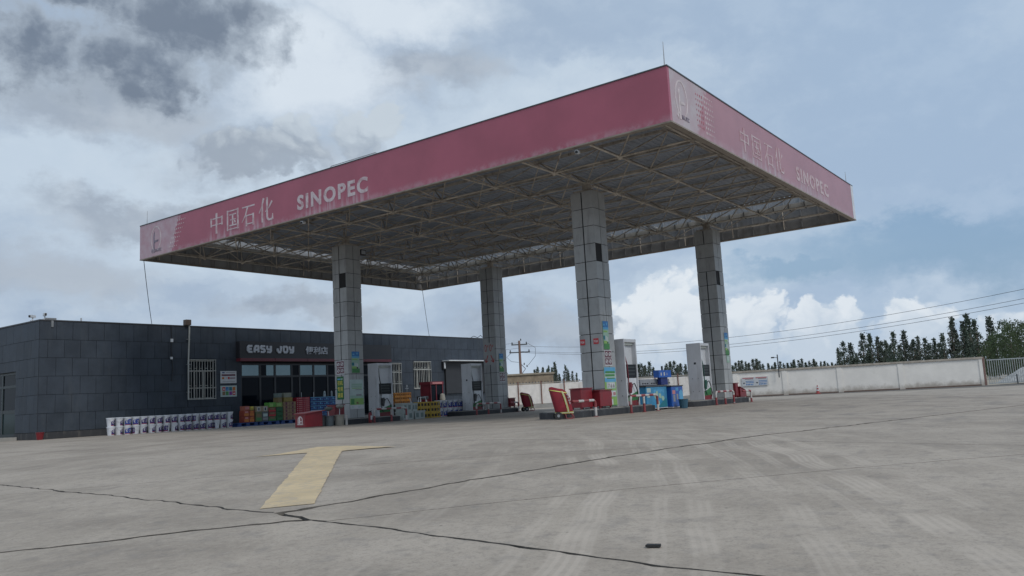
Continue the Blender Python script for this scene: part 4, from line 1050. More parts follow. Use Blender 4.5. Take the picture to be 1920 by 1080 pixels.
for i, s in enumerate(('农机', '专用', '通道')):
    link('characters', text_mesh(s, .27, .17, .003, PC['yellow'], .015, 'characters'), o, (-.135, -.012, .50-.215*i))
ADV = lambda s: [(0, .78, 1, 1, 'blue'), (.1, .84, .35, .9, 'sky'), (.6, .86, .8, .95, 'sky'), (0, .70, 1, .78, 'sky'), (.05, .60, .75, .66, 'ltgreen'), (.1, .48, .9, .60, 'mint'), (0, .34, .28, .48, 'teal'), (.30, .30, .62, .48, 'pale'), (.64, .24, .78, .44, 'white'), (.62, .20, .80, .27, 'black'), (0, 0, 1, .20, 'green'), (0, .20, .6, .30, 'ltgreen')]
board('advert_board', 'small blue and green advertising board high on the left column', 'poster', '-y', 3.92, 1.80, 4.28, 2.56, 15.09-.362, 'mint', ADV(1), .02)
board('advert_board', 'blue and green advertising board on the nearest column', 'poster', '-y', 3.86, 1.83, 4.16, 2.63, 4.70-.362, 'mint', ADV(2), .02)
board('advert_board', 'blue and green advertising board on the column with red zeros', 'poster', '-y', 12.58, 1.79, 12.87, 2.59, 15.09-.362, 'mint', ADV(3), .02)
board('advert_board', 'faded blue and green advertising board on the far right column', 'poster', '-y', 12.66, 1.77, 12.98, 2.58, 4.70-.362, 'pale', ADV(4), .02)
board('paper_notice', 'pale green paper notice below the board on the far right column', 'notice', '-y', 12.74, 1.48, 12.98, 1.75, 4.70-.362, 'mint', [(.15, .3, .85, .8, 'pale')])
board('campaign_poster', 'large pale poster with green meadow foot on the left column', 'poster', '-y', 3.80, .52, 4.44, 1.56, 15.09-.362, 'pale',
      [(0, .60, 1, 1, 'pale'), (.12, .80, .92, .86, 'mint'), (.10, .73, .90, .785, 'mint'), (.15, .69, .88, .715, 'ltgreen'), (.4, .64, .9, .665, 'grey'), (.0, .36, 1, .46, 'mint'), (.45, .44, .85, .50, 'grey'), (0, .14, 1, .36, 'ltgreen'), (.05, .16, .30, .34, 'green'), (.45, .17, .62, .24, 'brown'), (.6, .2, .95, .32, 'ltgreen'), (0, 0, 1, .13, 'white'), (.10, .03, .25, .10, 'pale'), (.55, .03, .7, .10, 'pale')])
o = board('price_poster', 'tall green price poster with large digits on the nearest column', 'poster', '-y', 3.78, .24, 4.40, 1.32, 4.70-.364, 'ltgreen',
      [(0, .62, 1, 1, 'sky'), (0, .72, 1, .84, 'pale'), (.08, .84, .95, .90, 'green'), (.05, .76, .92, .82, 'green'), (.2, .70, .9, .73, 'green'), (.12, .44, .92, .62, 'mint'), (.18, .46, .88, .60, 'white'), (.30, .23, .95, .40, 'mint'), (.34, .25, .90, .38, 'white'), (.35, .03, .62, .17, 'white'), (0, 0, 1, .02, 'green')])
link('digits', text_mesh('7 6 6', .36, .11, .004, PC['grey'], .012, 'digits'), o, (-.16, -.0225, .51)); link('digits', text_mesh('11 10', .30, .09, .004, PC['red'], .012, 'digits'), o, (-.08, -.0225, .29))
for y, lab in ((5.04, 'left'), (4.595, 'right')):
    o = board('grade_tile', 'small red 92 tile on the nearest column, the %s one of two' % lab, 'tile', '-x', y-.16, 1.99, y, 2.15, 4.13-.362, 'red', [], group='red grade tiles')
    link('digits', text_mesh('92#', .13, .075, .003, PC['white'], .01, 'digits'), o, (-.065, -.012, .04))
o = thing('lane_number_sheet', 'grey sheet with two red zeros and two red arrows on a column', 'sign', (12.77-.362, 15.11, 2.12), FACE['-x'])
link('panel', Bx(-.30, -.006, 0, .30, 0, .98).mesh('panel', M['col_panel']), o)
RR = mat('stencil_red', (.40, .07, .06), .6, var=.2, nscale=8)
for s in (0, 1):
    link('digit', text_mesh('0', .12, .32, .004, RR, .0, 'digit'), o, (-.25+.27*s, -.006, .58)); link('hash_mark', text_mesh('#', .09, .12, .004, RR, .0, 'hash_mark'), o, (-.115+.27*s, -.006, .76))
q = MB()
for s in (-1, 1):
    a, b = Vector((s*.08, .42)), Vector((s*.22, .10)); d = (b-a).normalized(); nn = Vector((-d.y, d.x))*.022
    q.prism([tuple(a-nn), tuple(b-nn), tuple(b+nn), tuple(a+nn)], -.010, -.006, 'y')
    for e in (.6, -.6):
        dd = Vector((d.x*math.cos(e)-d.y*math.sin(e), d.x*math.sin(e)+d.y*math.cos(e))); n2 = Vector((-dd.y, dd.x))*.02; c = b-dd*.16
        q.prism([tuple(b-n2), tuple(c-n2), tuple(c+n2), tuple(b+n2)], -.0104-.0005*e, -.006, 'y')
link('arrows', q.mesh('arrows', RR), o)

# ------------------------------------------------------------------ oil buckets
ORD = ['first', 'second', 'third', 'fourth', 'fifth', 'sixth', 'seventh', 'eighth', 'ninth', 'tenth', 'eleventh', 'twelfth', 'thirteenth', 'fourteenth', 'fifteenth', 'sixteenth', 'seventeenth']
M['lab_blue'] = mat('label_indigo', (.05, .035, .16), .4, var=.15, nscale=9); M['lab_blue2'] = mat('label_blue', (.03, .06, .30), .4, var=.15, nscale=9); M['lab_red'] = mat('label_red', (.35, .06, .08), .4); M['lab_white'] = mat('label_white', (.55, .55, .6), .4)
BH, BR = .342, .156
body_me = MB().lathe([(BR*.74, 0), (BR*.76, .008), (BR*.93, BH*.78), (BR*.97, BH*.79), (BR*.97, BH*.83), (BR*.93, BH*.84), (BR*.94, BH*.9)], 22).mesh('body', M['plastic_white'], smooth=False)
lid_me = MB().lathe([(BR*1.0, BH*.88), (BR*1.05, BH*.885), (BR*1.05, BH*.965), (BR*1.0, BH*.985), (BR*.9, BH*.985), (BR*.88, BH*.96)], 22).mesh('lid', M['plastic_white'])
def bucket_label(span, blue):
    b_ = MB(); nu, nv = 12, 9; z0, z1 = .03, BH*.74
    def P(i, j):
        a = span*(i/nu-.5); z = z0+(z1-z0)*j/nv; r = BR*(.76+.17*z/(BH*.78))+.002; return (r*math.cos(a), r*math.sin(a), z)
    for i in range(nu):
        for j in range(nv):
            u, v = (i+.5)/nu, (j+.5)/nv
            top = .5+.5*(1-(1-u)**2)*.9 if True else 1
            if v > top+.12: continue
            m_ = 0
            if abs(((u-.55)/.42)**2+((v-.55)/.30)**2-.55) < .16 and v > .3: m_ = 2
            if v < .16: m_ = 1
            b_.quad([P(i, j), P(i+1, j), P(i+1, j+1), P(i, j+1)], m_)
    return b_.mesh('label_print', [blue, M['lab_red'], M['lab_white']])
lab1, lab2 = bucket_label(1.9, M['lab_blue']), bucket_label(1.9, M['lab_blue2'])
hand_me = MB().tube([(-BR*1.02, 0, BH*.80), (-BR*.98, -.05, BH*.60), (-BR*.6, -.13, BH*.46), (0, -BR*1.06, BH*.42), (BR*.6, -.13, BH*.46), (BR*.98, -.05, BH*.60), (BR*1.02, 0, BH*.80)], .004, 5).mesh('handle', M['zinc'])
def bucket(x, y, z, rot, label, group, lab=None):
    t = thing('oil_bucket', label, 'bucket', (x, y, z), rot, group)
    link('body', body_me, t); link('lid', lid_me, t)
    link('label_print', lab or lab1, t); link('handle', hand_me, t, (0, 0, 0), (0, 0, rnd.uniform(-.6, .6)-rot+.6))
VIEW = math.atan2(-1, -.75)   # direction from the buckets back towards the road
turn = [(.9, .9), (1.0, 1.1), (.2, .25), (.1, -.9), (.25, .65), (.4, .9), (.45, .8), (.5, -.3), (.25, .95), (.55, .4), (0, .05), (-.7, .2), (.15, .15), (.3, .4), (0, -1.1), (.1, .55), (1.0, .6)]
for i in range(17):
    x = .17+i*.328
    for r in (1, 0):
        bucket(x+rnd.uniform(-.012, .012), 24.15+rnd.uniform(-.02, .02), r*BH*.985, VIEW+turn[i][1-r]*1.25+.15, 'white oil bucket, %s from the left in the %s row by the slate wall' % (ORD[i], 'upper' if r else 'lower'), 'white oil buckets in two rows by the wall', lab2 if i in (2, 3) and r or (i == 2) else lab1)
for i in range(6):
    x = 9.35+i*.33
    for r in (1, 0):
        bucket(x, 15.5+rnd.uniform(-.02, .02), r*BH*.985, VIEW+(.7, .5, .35, .1, .05, .3)[i]*1.2, 'white oil bucket, %s from the left in the %s row beside the yellow crates' % (ORD[i], 'upper' if r else 'lower'), 'white oil buckets beside the yellow crates', lab2)

# ------------------------------------------------------------------ crates and goods between the islands
def crate_mesh(w, d, h, mt, bars=3):
    b_ = MB().box(0, 0, 0, w, d, .02); p = .032; t_ = .022
    for x in (0, w-p):
        for y in (0, d-p): b_.box(x, y, .02, x+p, y+p, h)
    for z0, z1 in ((.02, .05), (h*.74, h)):
        b_.box(p, 0, z0, w-p, t_, z1).box(p, d-t_, z0, w-p, d, z1).box(0, p, z0, t_, d-p, z1).box(w-t_, p, z0, w, d-p, z1)
    for i in range(1, bars):
        x = w*i/bars; b_.box(x-.022, .003, .055, x+.022, t_, h*.74).box(x-.03, d-t_, .055, x+.03, d-.003, h*.74)
    b_.box(.003, d/2-.03, .055, t_, d/2+.03, h*.74).box(w-t_, d/2-.03, .055, w-.003, d/2+.03, h*.74)
    return b_.mesh('crate', mt)
def crate(me, x, y, z, label, group, fill=None, rz=0):
    t = thing('crate', label, 'crate', (x, y, z), rz, group); link('shell', me, t)
    if fill: link('load', fill, t)
    return t
YC = mat('yellow_crate', (.42, .27, .015), .45, rand=.08); OC = mat('orange_crate', (.42, .16, .012), .45, rand=.08)
ycm = crate_mesh(.56, .38, .215, YC); ocm = crate_mesh(.40, .30, .20, OC)
yload = Bx(.05, .05, .02, .51, .33, .16).mesh('load', mat('brown_bottles', (.05, .03, .015), .3))
for i in range(2):
    for k in range(3):
        crate(ycm, 8.0+i*.585+rnd.uniform(-.01, .01), 15.25+rnd.uniform(-.01, .01), k*.217, 'yellow plastic bottle crate, %s layer, %s stack between the islands' % (('bottom', 'middle', 'top')[k], ('left', 'right')[i]), 'stacked yellow crates', yload)
for i in range(3):
    for k in range(3 if i < 2 else 3):
        crate(ocm, 15.4+i*.425, 23.95, .62+k*.202, 'orange plastic crate, %s layer, %s of three stacks by the shop wall' % (('bottom', 'middle', 'top')[k], ('left', 'middle', 'right')[i]), 'stacked orange crates')
MB().box(15.3, 23.85, 0, 16.75, 24.4, .56).box(15.25, 23.8, .56, 16.8, 24.45, .615).build('plinth_table', mat('table_dark', (.05, .045, .04), .7), None, 'dark low stand under the orange crates', 'stand')
GC = mat('pale_crate', (.36, .40, .38), .45, rand=.05)
def tote(x, y, z, w, d, h, label):
    t = thing('storage_tote', label, 'tote', (x, y, z), 0, 'pale grey storage totes')
    link('body', MB().prism([(.02, 0), (w-.02, 0), (w, h*.86), (0, h*.86)], 0, d, 'y').mesh('body', GC), t)
    link('lid', Bx(-.015, -.015, h*.86, w+.015, d+.015, h).mesh('lid', GC), t)
    q = MB()
    for u in (.12, .58): q.box(w*u, -.004, h*.2, w*(u+.26), 0, h*.74)
    link('label_print', q.mesh('label_print', PC['teal'] if False else mat('tote_label', (.14, .19, .18), .5)), t)
tote(6.72, 15.0, .0, .60, .40, .32, 'pale grey tote on the ground, left of the yellow crates')
tote(7.38, 15.0, .0, .58, .40, .32, 'pale grey tote on the ground touching the yellow crates')
tote(6.75, 15.02, .321, .52, .40, .32, 'pale grey tote stacked on top at the left')
tote(7.3, 15.05, .321, .30, .35, .30, 'small pale grey tote stacked on top at the right')
MB().tube([(8.32, 15.72, .40), (8.40, 15.72, .83), (8.80, 15.72, .84), (8.86, 15.72, .40)], .018, 7).tube([(7.86, 15.7, .83), (8.02, 15.7, .40)], .018, 7).build('trolley_frame', M['white'], None, 'white tubular trolley frame behind the yellow crates', 'trolley')
# dark red booth
t = thing('phone_booth', 'dark red glazed booth in front of the right barred window', 'booth', (18.1, 23.8, 0)); RB = mat('booth_red', (.16, .02, .03), .5)
for x in (17.75, 18.2, 18.74): Bx(x, 23.52, 0, x+.06, 23.58, 1.60).build('post', RB, t)
Bx(17.72, 23.5, 1.60, 18.83, 24.3, 1.76).build('roof', RB, t); MB().box(17.75, 23.53, 0, 17.79, 24.28, 1.6).box(17.79, 24.24, 0, 18.8, 24.28, 1.6).box(18.76, 23.59, 0, 18.79, 24.24, 1.6).build('wall', RB, t)
MB().box(17.82, 23.54, .1, 18.19, 23.55, 1.55).box(18.27, 23.54, .1, 18.73, 23.55, 1.55).build('pane', M['glass'], t)
Bx(17.9, 23.495, 1.63, 18.7, 23.5, 1.72).build('name_strip', PC['pink'], t)
MB().lathe([(.12, .5), (.16, .8), (.12, 1.05), (.05, 1.08)], 12, 18.52, 23.35).build('sack', mat('pale_sack', (.35, .33, .28), .8), None, 'pale sack leaning before the dark red booth', 'sack')
MB().tube([(16.22, 23.85, 1.26), (16.22, 23.85, 1.52)], .02, 7).box(16.1, 23.83, 1.42, 16.34, 23.87, 1.46).box(16.17, 23.82, 1.5, 16.25, 23.88, 1.62).build('tap_stand', M['steel'], None, 'small metal tap stand on top of the orange crates', 'tap')
t = thing('hand_truck', 'white and black hand truck handle near the booth', 'hand truck', (17.0, 23.4, 0))
MB().tube([(16.75, 23.4, 0), (16.8, 23.4, .95), (17.25, 23.4, .95), (17.3, 23.4, 0)], .025, 7).build('frame', M['white'], t); Bx(16.8, 23.3, .80, 17.35, 23.7, .98).build('load', M['black'], t, bevel=.04)

# ------------------------------------------------------------------ goods before the shop front
PB = mat('pallet_blue', (.015, .055, .20), .5)
def pallet(x, y, label):
    t = thing('pallet', label, 'pallet', (x, y, 0), 0, 'blue plastic pallets')
    q = MB().box(0, 0, .13, 1.1, .8, .16)
    link('deck', q.mesh('deck', PB), t)
    for i in range(3): link('block', MB().prism([(i*.43, 0), (i*.43+.24, 0), (i*.43+.20, .13), (i*.43+.04, .13)], 0, .8, 'y').mesh('block', PB), t)
    link('runner', MB().box(0, -.004, 0, 1.1, .1, .025).box(0, .7, 0, 1.1, .804, .025).mesh('runner', PB), t)
for i, x in enumerate((5.78, 6.95, 8.12, 9.3)): pallet(x, 24.1, 'blue plastic pallet, %s from the left before the shop front' % ORD[i])
def carton(x, z, w, h, c, label, prints=(), y=24.15, d=.35, name='carton', cat='box', group='goods before the shop front'):
    t = thing(name, label, cat, (x+w/2, y, z), 0, group)
    o = link('box', Bx(-w/2, 0, .001, w/2, d, h-.002).mesh('box', mat('carton_'+'_'.join('%.3f' % v for v in c), c, .6, var=.12, nscale=6)), t)
    bv = o.modifiers.new('bevel', 'BEVEL'); bv.width = .012; bv.segments = 2
    byc = {}
    for i, (u0, v0, u1, v1, cc) in enumerate(prints): byc.setdefault(cc, []).append((u0, v0, u1, v1, i))
    for cc, rs in byc.items():
        q = MB()
        for u0, v0, u1, v1, i in rs: q.box(-w/2+u0*w, -.002-.0005*i, v0*h, -w/2+u1*w, .001, v1*h)
        link('print', q.mesh('print', PC[cc]), t)
P0 = .165
for i in range(2):
    for k in range(2): carton(6.16+i*.28, P0+k*.26, .27, .258, (.30, .06, .035), 'orange-red wrapped pack, %s, %s of the left stack' % (('bottom', 'top')[k], ('left', 'right')[i]), [(.08, .1, .92, .55, 'orange'), (.2, .62, .8, .9, 'pink' if i == 0 else 'orange')])
carton(6.20, P0+.522, .26, .20, (.38, .12, .08), 'small orange and pink pack on top of the left stack', [(.1, .3, .9, .8, 'pink')]); carton(6.48, P0+.522, .20, .18, (.36, .28, .05), 'small yellow-topped pack on top of the left stack', [(.2, .5, .8, .95, 'yellow')])
for i in range(2):
    carton(6.78+i*.345, P0, .335, .44, ((.13, .15, .07), (.10, .12, .13))[i], '%s shrink-wrapped bag under the eye-mark boxes' % ('olive green', 'grey')[i], [(.1, .15, .9, .4, ('green', 'grey')[i]), (.15, .5, .85, .8, ('brown', 'pale')[i])], name='wrapped_bag', cat='bag')
    t_ = carton(6.78+i*.345, P0+.442, .335, .25, (.30, .25, .17), 'kraft box with a dark round mark, %s of two' % ('left', 'right')[i], [(.28, .15, .72, .85, 'white'), (.38, .22, .62, .75, 'black')])
for k in range(3): carton(7.48, P0+k*.205, .40, .20, (.20, .045, .03) if k else (.07, .13, .05), ('dark green carton at the foot of the red carton stack', 'red printed carton in the middle of its stack', 'red printed carton at the top of its stack')[k], [(.05, .1, .95, .4, 'green' if k == 0 else 'red'), (.2, .5, .8, .9, 'brown')])
for k in range(3): carton(7.90, P0+k*.205, .37, .20, (.015, .10, .035), 'dark green carton, %s of three stacked' % ('bottom', 'middle', 'top')[k], [(.15, .3, .45, .5, 'dkgreen')])
carton(7.50, P0+.618, .38, .22, (.10, .30, .05), 'bright green pack on the red cartons', [(.1, .1, .6, .8, 'ltgreen')]); carton(7.90, P0+.618, .36, .21, (.20, .28, .08), 'yellow-green pack on the dark green cartons', [(.1, .2, .7, .8, 'ltgreen')])
for i in range(2):
    for k in range(5): carton(8.30+i*.365, P0+k*.168, .36, .166, (.26, .17, .10), 'brown carton, %s from the ground, %s of two stacks' % (ORD[k], ('left', 'right')[i]), [(.35, .15, .62, .85, 'maroon')], group='brown cartons')
carton(8.34, P0+.842, .5, .20, (.26, .20, .05), 'yellow-brown carton on top of the brown stacks'); carton(8.36, P0+1.043, .42, .21, (.24, .25, .20), 'pale carton at the very top of the goods'); carton(8.0, P0+.835, .24, .22, (.20, .15, .07), 'small brown carton beside the yellow-brown one'); carton(8.02, P0+1.056, .20, .19, (.16, .20, .19), 'small grey-green carton above the small brown one')
for i in range(2):
    for k in range(11): carton(9.06+i*.40, P0+k*.0925, .395, .0905, (.32, .012, .03), 'flat red carton with white lettering, %s from the ground, %s of two stacks' % (ORD[k], ('left', 'right')[i]), [(.32, .3, .9, .65, 'pink'), (.08, .35, .16, .6, 'white')], group='flat red cartons')
for i in range(4):
    for k in range(5): carton(9.90+i*.40, P0-.02+k*.205, .395, .19, (.02, .045, .16), 'dark blue pack, %s layer from the ground, %s of four stacks' % (ORD[k], ORD[i]), [(0, .93, 1, 1.06, 'sky'), (.1, .3, .35, .5, 'blue'), (.45, .35, .6, .8, 'sky'), (.66, .3, .9, .6, 'blue')], group='dark blue packs')
MB().lathe([(.07, 1.18), (.07, 1.20), (.045, 1.42), (.02, 1.45)], 10, 10.9, 24.3).build('bottle', mat('pale_bottle', (.30, .36, .38), .3), None, 'pale bottle standing on the dark blue packs, left', 'bottle'); MB().lathe([(.04, 1.18), (.04, 1.40), (.02, 1.45)], 10, 11.35, 24.3).build('bottle', mat('pale_bottle', (.30, .36, .38), .3), None, 'slim pale bottle standing on the dark blue packs, right', 'bottle')
# seen through the glass
t = thing('counter', 'dim pale bundle on a dark counter behind the shop glass', 'counter', (7.9, 27.2, .1))
Bx(7.3, 26.9, .15, 9.9, 27.4, 1.02).build('body', M['black'], t); Bx(7.35, 26.85, 1.03, 8.35, 27.3, 1.3).build('bundle', mat('bundle', (.30, .33, .34), .8), t, bevel=.1)

# ------------------------------------------------------------------ ice cream freezer and neighbours
def freezer():
    t = thing('ice_cream_freezer', 'blue ice cream chest freezer with a pictured front', 'freezer', (6.95, 4.75, 0))
    SKYB = mat('freezer_blue', (.03, .22, .40), .35, var=.2, nscale=3)
    x0, x1, y0, y1 = 6.25, 7.65, 4.35, 4.95
    Bx(x0, y0, .07, x1, y1, .72).build('body', SKYB, t, bevel=.015); Bx(x0-.02, y0-.02, .72, x1+.02, y1+.02, .76).build('rim', M['dark_steel'], t); Bx(x0+.05, y0+.05, .76, x1-.05, y1-.05, .775).build('glass_lid', M['glass'], t)
    Bx(x0, y0-.01, .05, x1, y1, .068).build('skirt', M['white'], t)
    for x in (x0+.06, x1-.1):
        for y in (y0+.05, y1-.1): MB().tube([(x, y, 0.0), (x, y, .05)], .025, 8).build('foot', M['black'], t)
    q = MB(); r = random.Random(3)
    for i in range(9):
        cx = x0+.55+.65*r.random(); cz = .2+.32*r.random(); s = .05+.05*r.random()
        q.prism([(cx+s*math.cos(a*math.pi/3+i)*1.2, cz+s*math.sin(a*math.pi/3+i)) for a in range(6)], y0-.004-.0005*i, y0+.002, 'y')
    q.build('picture', PC['mint'], t)
    q = MB()
    for i in range(7): q.box(x0+.5+.1*i, y0-.0035, .53+.03*(i % 2), x0+.57+.1*i, y0+.002, .63)
    q.build('picture', PC['sky'], t); MB().box(x0+.05, y0-.003, .55, x0+.3, y0+.002, .68).box(x0+.05, y0-.003, .40, x0+.22, y0+.002, .48).build('picture', PC['pale'], t)
    MB().prism([(x0+.75, .09), (x0+1.35, .09), (x0+1.35, .36), (x0+1.15, .30)], y0-.003, y0+.002, 'y').build('picture', PC['teal'], t)
    return t
freezer()
def freezer2():
    t = thing('drinks_freezer', 'deep blue chest freezer with product pictures beside the first', 'freezer', (8.15, 4.7, 0))
    DB = mat('freezer_deep_blue', (.015, .09, .36), .35, var=.15, nscale=3); x0, x1, y0, y1 = 7.78, 8.62, 4.25, 4.9
    MB().box(x0, y0, .06, x1, y1, .70).build('body', DB, t, bevel=.02); Bx(x0-.015, y0-.015, .70, x1+.015, y1+.015, .735).build('rim', M['dark_steel'], t)
    MB().box(x0+.06, y0-.003, .46, x0+.26, y0+.002, .58).build('picture', PC['pink'], t); MB().box(x0+.1, y0-.003, .22, x0+.24, y0+.002, .44).box(x0+.34, y0-.003, .28, x0+.46, y0+.002, .46).build('picture', PC['grey'], t); MB().box(x0+.30, y0-.004, .56, x0+.38, y0+.002, .66).box(x0+.42, y0-.004, .56, x0+.48, y0+.002, .66).build('picture', PC['sky'], t)
    MB().prism([(x1-.30, .08), (x1-.02, .08), (x1-.02, .5), (x1-.14, .60), (x1-.30, .52)], y0-.003, y0+.002, 'y').build('picture', PC['sky'], t)
    Bx(x0, y0-.008, .04, x1, y1, .058).build('skirt', M['white'], t)
freezer2()
t = thing('payment_cabinet', 'low grey cabinet row behind the freezers', 'cabinet', (8.4, 5.35, 0))
GREYC = mat('cabinet_grey', (.33, .34, .36), .5)
for i, (a, b) in enumerate(((7.45, 8.05), (8.07, 8.75), (9.05, 9.55))):
    Bx(a, 5.15, 0, b, 5.5, .98).build('door', GREYC, t, bevel=.01)
    q = MB()
    for k in range(3): q.box(a+.1+.16*k, 5.143, .82, a+.2+.16*k, 5.15, .86)
    q.build('slot', M['black'], t)
t = thing('display_stand', 'bright blue counter display with white characters above the freezers', 'display', (8.7, 5.3, .98))
Bx(8.62, 5.0, .78, 9.1, 5.13, 1.02).build('lower_box', mat('display_navy', (.02, .04, .20), .4), t); Bx(8.4, 4.95, 1.02, 9.3, 5.15, 1.26).build('upper_box', mat('display_blue', (.02, .12, .48), .4), t); MB().box(8.52, 4.946, 1.08, 8.60, 4.95, 1.18).box(8.74, 4.946, 1.08, 8.83, 4.95, 1.19).box(8.97, 4.946, 1.09, 9.0, 4.95, 1.17).build('print', PC['white'], t); MB().tube([(8.85, 5.05, 1.26), (8.85, 5.05, 1.40)], .035, 8).build('top_post', M['black'], t)
MB().lathe([(.12, 0), (.15, .27), (.16, .27), (.16, .29), (.14, .29), (.11, .02)], 14, 7.95, 3.95).build('pail', mat('teal_pail', (.035, .10, .15), .5), None, 'dark teal pail in front of the deep blue freezer', 'pail')
# debris
q = MB().prism([(-12.27, -5.20), (-12.235, -5.275), (-12.20, -5.262), (-12.225, -5.19)], gz(-12.2, -5.2)+.004, gz(-12.2, -5.2)+.016, 'z'); q.build('debris', M['rubber'], None, 'dark scrap of rubber lying in the concrete foreground', 'debris')
# ------------------------------------------------------------------ boundary wall, gate, fence
WL = thing('boundary_wall', 'long white plastered boundary wall with brown coping on the right', 'wall', (55.3, 21.3, -.37), math.atan2(-19.3, 5.4))
def plaster():
    m_ = mat('white_plaster', (.85, .80, .735), .85, var=.06, nscale=.8, bump=.25, bscale=12); t = NT(m_.node_tree); b = m_.node_tree.nodes['Principled BSDF']
    wp = t.node('ShaderNodeNewGeometry', out=0); z = t.sep(wp)[2]; src = b.inputs['Base Color'].links[0].from_socket
    n = t.noise(wp, 1.3, 6, .7)
    c = t.mix(t.mul(t.ss(t.add(z, t.mul(t.sub(n, .5), 1.1)), .25, -.35), .75), src, (.30, .25, .20))
    c = t.mix(t.mul(t.ss(n, .60, .74), .35), c, (.36, .31, .27)); t.put(b.inputs['Base Color'], c); return m_
PL = plaster(); WLEN = 20.0
def wpart(nm, mb, mt, par=WL, **k):
    o = link(nm, mb.mesh(nm, mt), par); tag(o, **k); return o
wpart('wall_face', Bx(0, 0, 0, WLEN, .24, 2.17), PL)
for x in (.2, 4.4, 8.9, 13.7, WLEN-.25): wpart('pier', Bx(x, -.05, 0, x+.42, -.001, 2.165), PL)
wpart('coping', Bx(-.1, -.10, 2.172, WLEN+.06, .34, 2.32), mat('coping_brown', (.42, .37, .31), .9, var=.2))
wpart('base_strip', Bx(0, -.03, 0, WLEN, -.0005, .10), mat('base_dirt', (.16, .11, .09), .9))
wpart('end_post', Bx(WLEN, -.06, 0, WLEN+.16, .30, 2.28), mat('rust_post', (.22, .13, .11), .8))
nb = thing('safety_board', 'wide safety notice with striped text blocks on the white wall', 'notice', WL.matrix_world @ Vector((0, 0, 0)), WL.rotation_euler.z)
nb.location = Vector((55.3, 21.3, -.37)) + Matrix.Rotation(WL.rotation_euler.z, 3, 'Z') @ Vector((.95, -.06, .95)); 
link('panel', Bx(0, -.03, 0, 2.25, 0, .78).mesh('panel', PC['white']), nb)
byc = {'pink': [], 'blue': [], 'maroon': [], 'black': []}
for x0 in (.08, 1.2):
    byc['pink'] += [(x0, .66, x0+.95, .75)]; byc['maroon'] += [(x0+.2, .60, x0+.9, .635)]
    byc['blue'] += [(x0+.25, .40, x0+.95, .45), (x0+.25, .28, x0+.95, .33)] + [(x0+.28+.13*i, .08, x0+.36+.13*i, .2) for i in range(5)]; byc['black'] += [(x0+.03, .22, x0+.16, .32)]
for c, rs in byc.items():
    for a in rs: link('print', Bx(a[0], -.034, a[1], a[2], -.0305, a[3]).mesh('print', PC[c]), nb)
gt = thing('sliding_gate', 'white barred sliding gate at the right end of the boundary wall', 'gate', Vector((55.3, 21.3, -.37)) + Matrix.Rotation(WL.rotation_euler.z, 3, 'Z') @ Vector((20.3, -.1, 0)), WL.rotation_euler.z)
GM = mat('gate_paint', (.40, .42, .42), .4, .2)
wpart('bottom_rail', Bx(0, -.03, .10, 8, .03, .18), GM, gt); wpart('top_rail', Bx(0, -.03, 1.98, 8, .03, 2.06), GM, gt); wpart('middle_rail', Bx(0, -.031, .62, 8, .031, .66), GM, gt)
gbm = Bx(-.02, -.02, .18, .02, .02, 1.98).mesh('bar', GM)
for i in range(50): link('bar', gbm, gt, (.05+i*.16, 0, 0))
for i in (2, 4, 5.5, 7): wpart('roller_post', Bx(i-.04, -.12, 0, i+.04, -.06, .7+.1*math.sin(i)), M['dark_steel'], gt)
# traffic cone
def cone(x, y, z):
    t = thing('traffic_cone', 'small orange and white traffic cone by the white wall', 'cone', (x, y, z))
    OR = mat('cone_orange', (.33, .05, .045), .5)
    link('base', Bx(-.2, -.2, 0, .2, .2, .04).mesh('base', OR), t); link('body', MB().lathe([(.15, .04), (.03, .72)], 14).mesh('body', OR), t)
    for z0, z1 in ((.24, .36), (.48, .58)): link('band', MB().lathe([(.15-.12*(z0-.04)/.68+.004, z0), (.15-.12*(z1-.04)/.68+.004, z1)], 14).mesh('band', PC['white']), t)
cone(54.4, 13.5, gz(54.4, 13.5))
# wall lamp
t = thing('wall_lamp', 'small lamp on a dark post rising above the white wall', 'lamp', (56.15, 17.2, 1.2))
for nm, mb in (('post', MB().tube([(0, 0, 0), (0, 0, 2.0)], .05, 7)), ('arm', MB().tube([(0, 0, 1.72), (-.1, .32, 1.78)], .025, 6)), ('lamp_head', MB().box(-.18, .28, 1.70, -.02, .52, 1.82))): link(nm, mb.mesh(nm, M['dark_steel']), t)
# corrugated fence
F0, F1 = Vector((40.6, 39.3)), Vector((54.9, 21.9)); FL = (F1-F0).length; fa = math.atan2(F1.y-F0.y, F1.x-F0.x)
fe = thing('corrugated_fence', 'white corrugated metal fence with rusty posts behind the columns', 'fence', (F0.x, F0.y, -.37), fa)
CS = mat('white_corrugated', (.82, .785, .745), .5, .0, var=.05, dirt=((.28, .22, .17), .45, 2)); RP = mat('rusty_post', (.16, .075, .06), .8, var=.3)
sp = 2.05; ns = int(FL/sp)
def sheet_mesh(w, z0, z1):
    b_ = MB(); n = int(w/.1)
    for i in range(n*2+1):
        x = w*i/(n*2); y = (-.03, .03)[i % 2]*1.0; b_.v += [(x, y, z0), (x, y, z1)]
    for i in range(n*2): b_.f.append((2*i, 2*i+2, 2*i+3, 2*i+1)); b_.mi.append(0)
    return b_.mesh('fence_sheet', CS)
shm = sheet_mesh(sp-.12, .42, 2.14); pom = Bx(-.05, -.09, 0, .05, -.035, 2.42).mesh('fence_post', RP); plm = MB().prism([(0, 0), (sp, 0), (sp, .36), (sp*.5, .44), (0, .36)], -.12, .12, 'y').mesh('footing', M['conc'])
for i in range(ns):
    link('fence_sheet', shm, fe, (i*sp+.06, 0, rnd.uniform(-.03, .03))); link('fence_post', pom, fe, (i*sp, 0, 0)); link('footing', plm, fe, (i*sp, 0, 0))
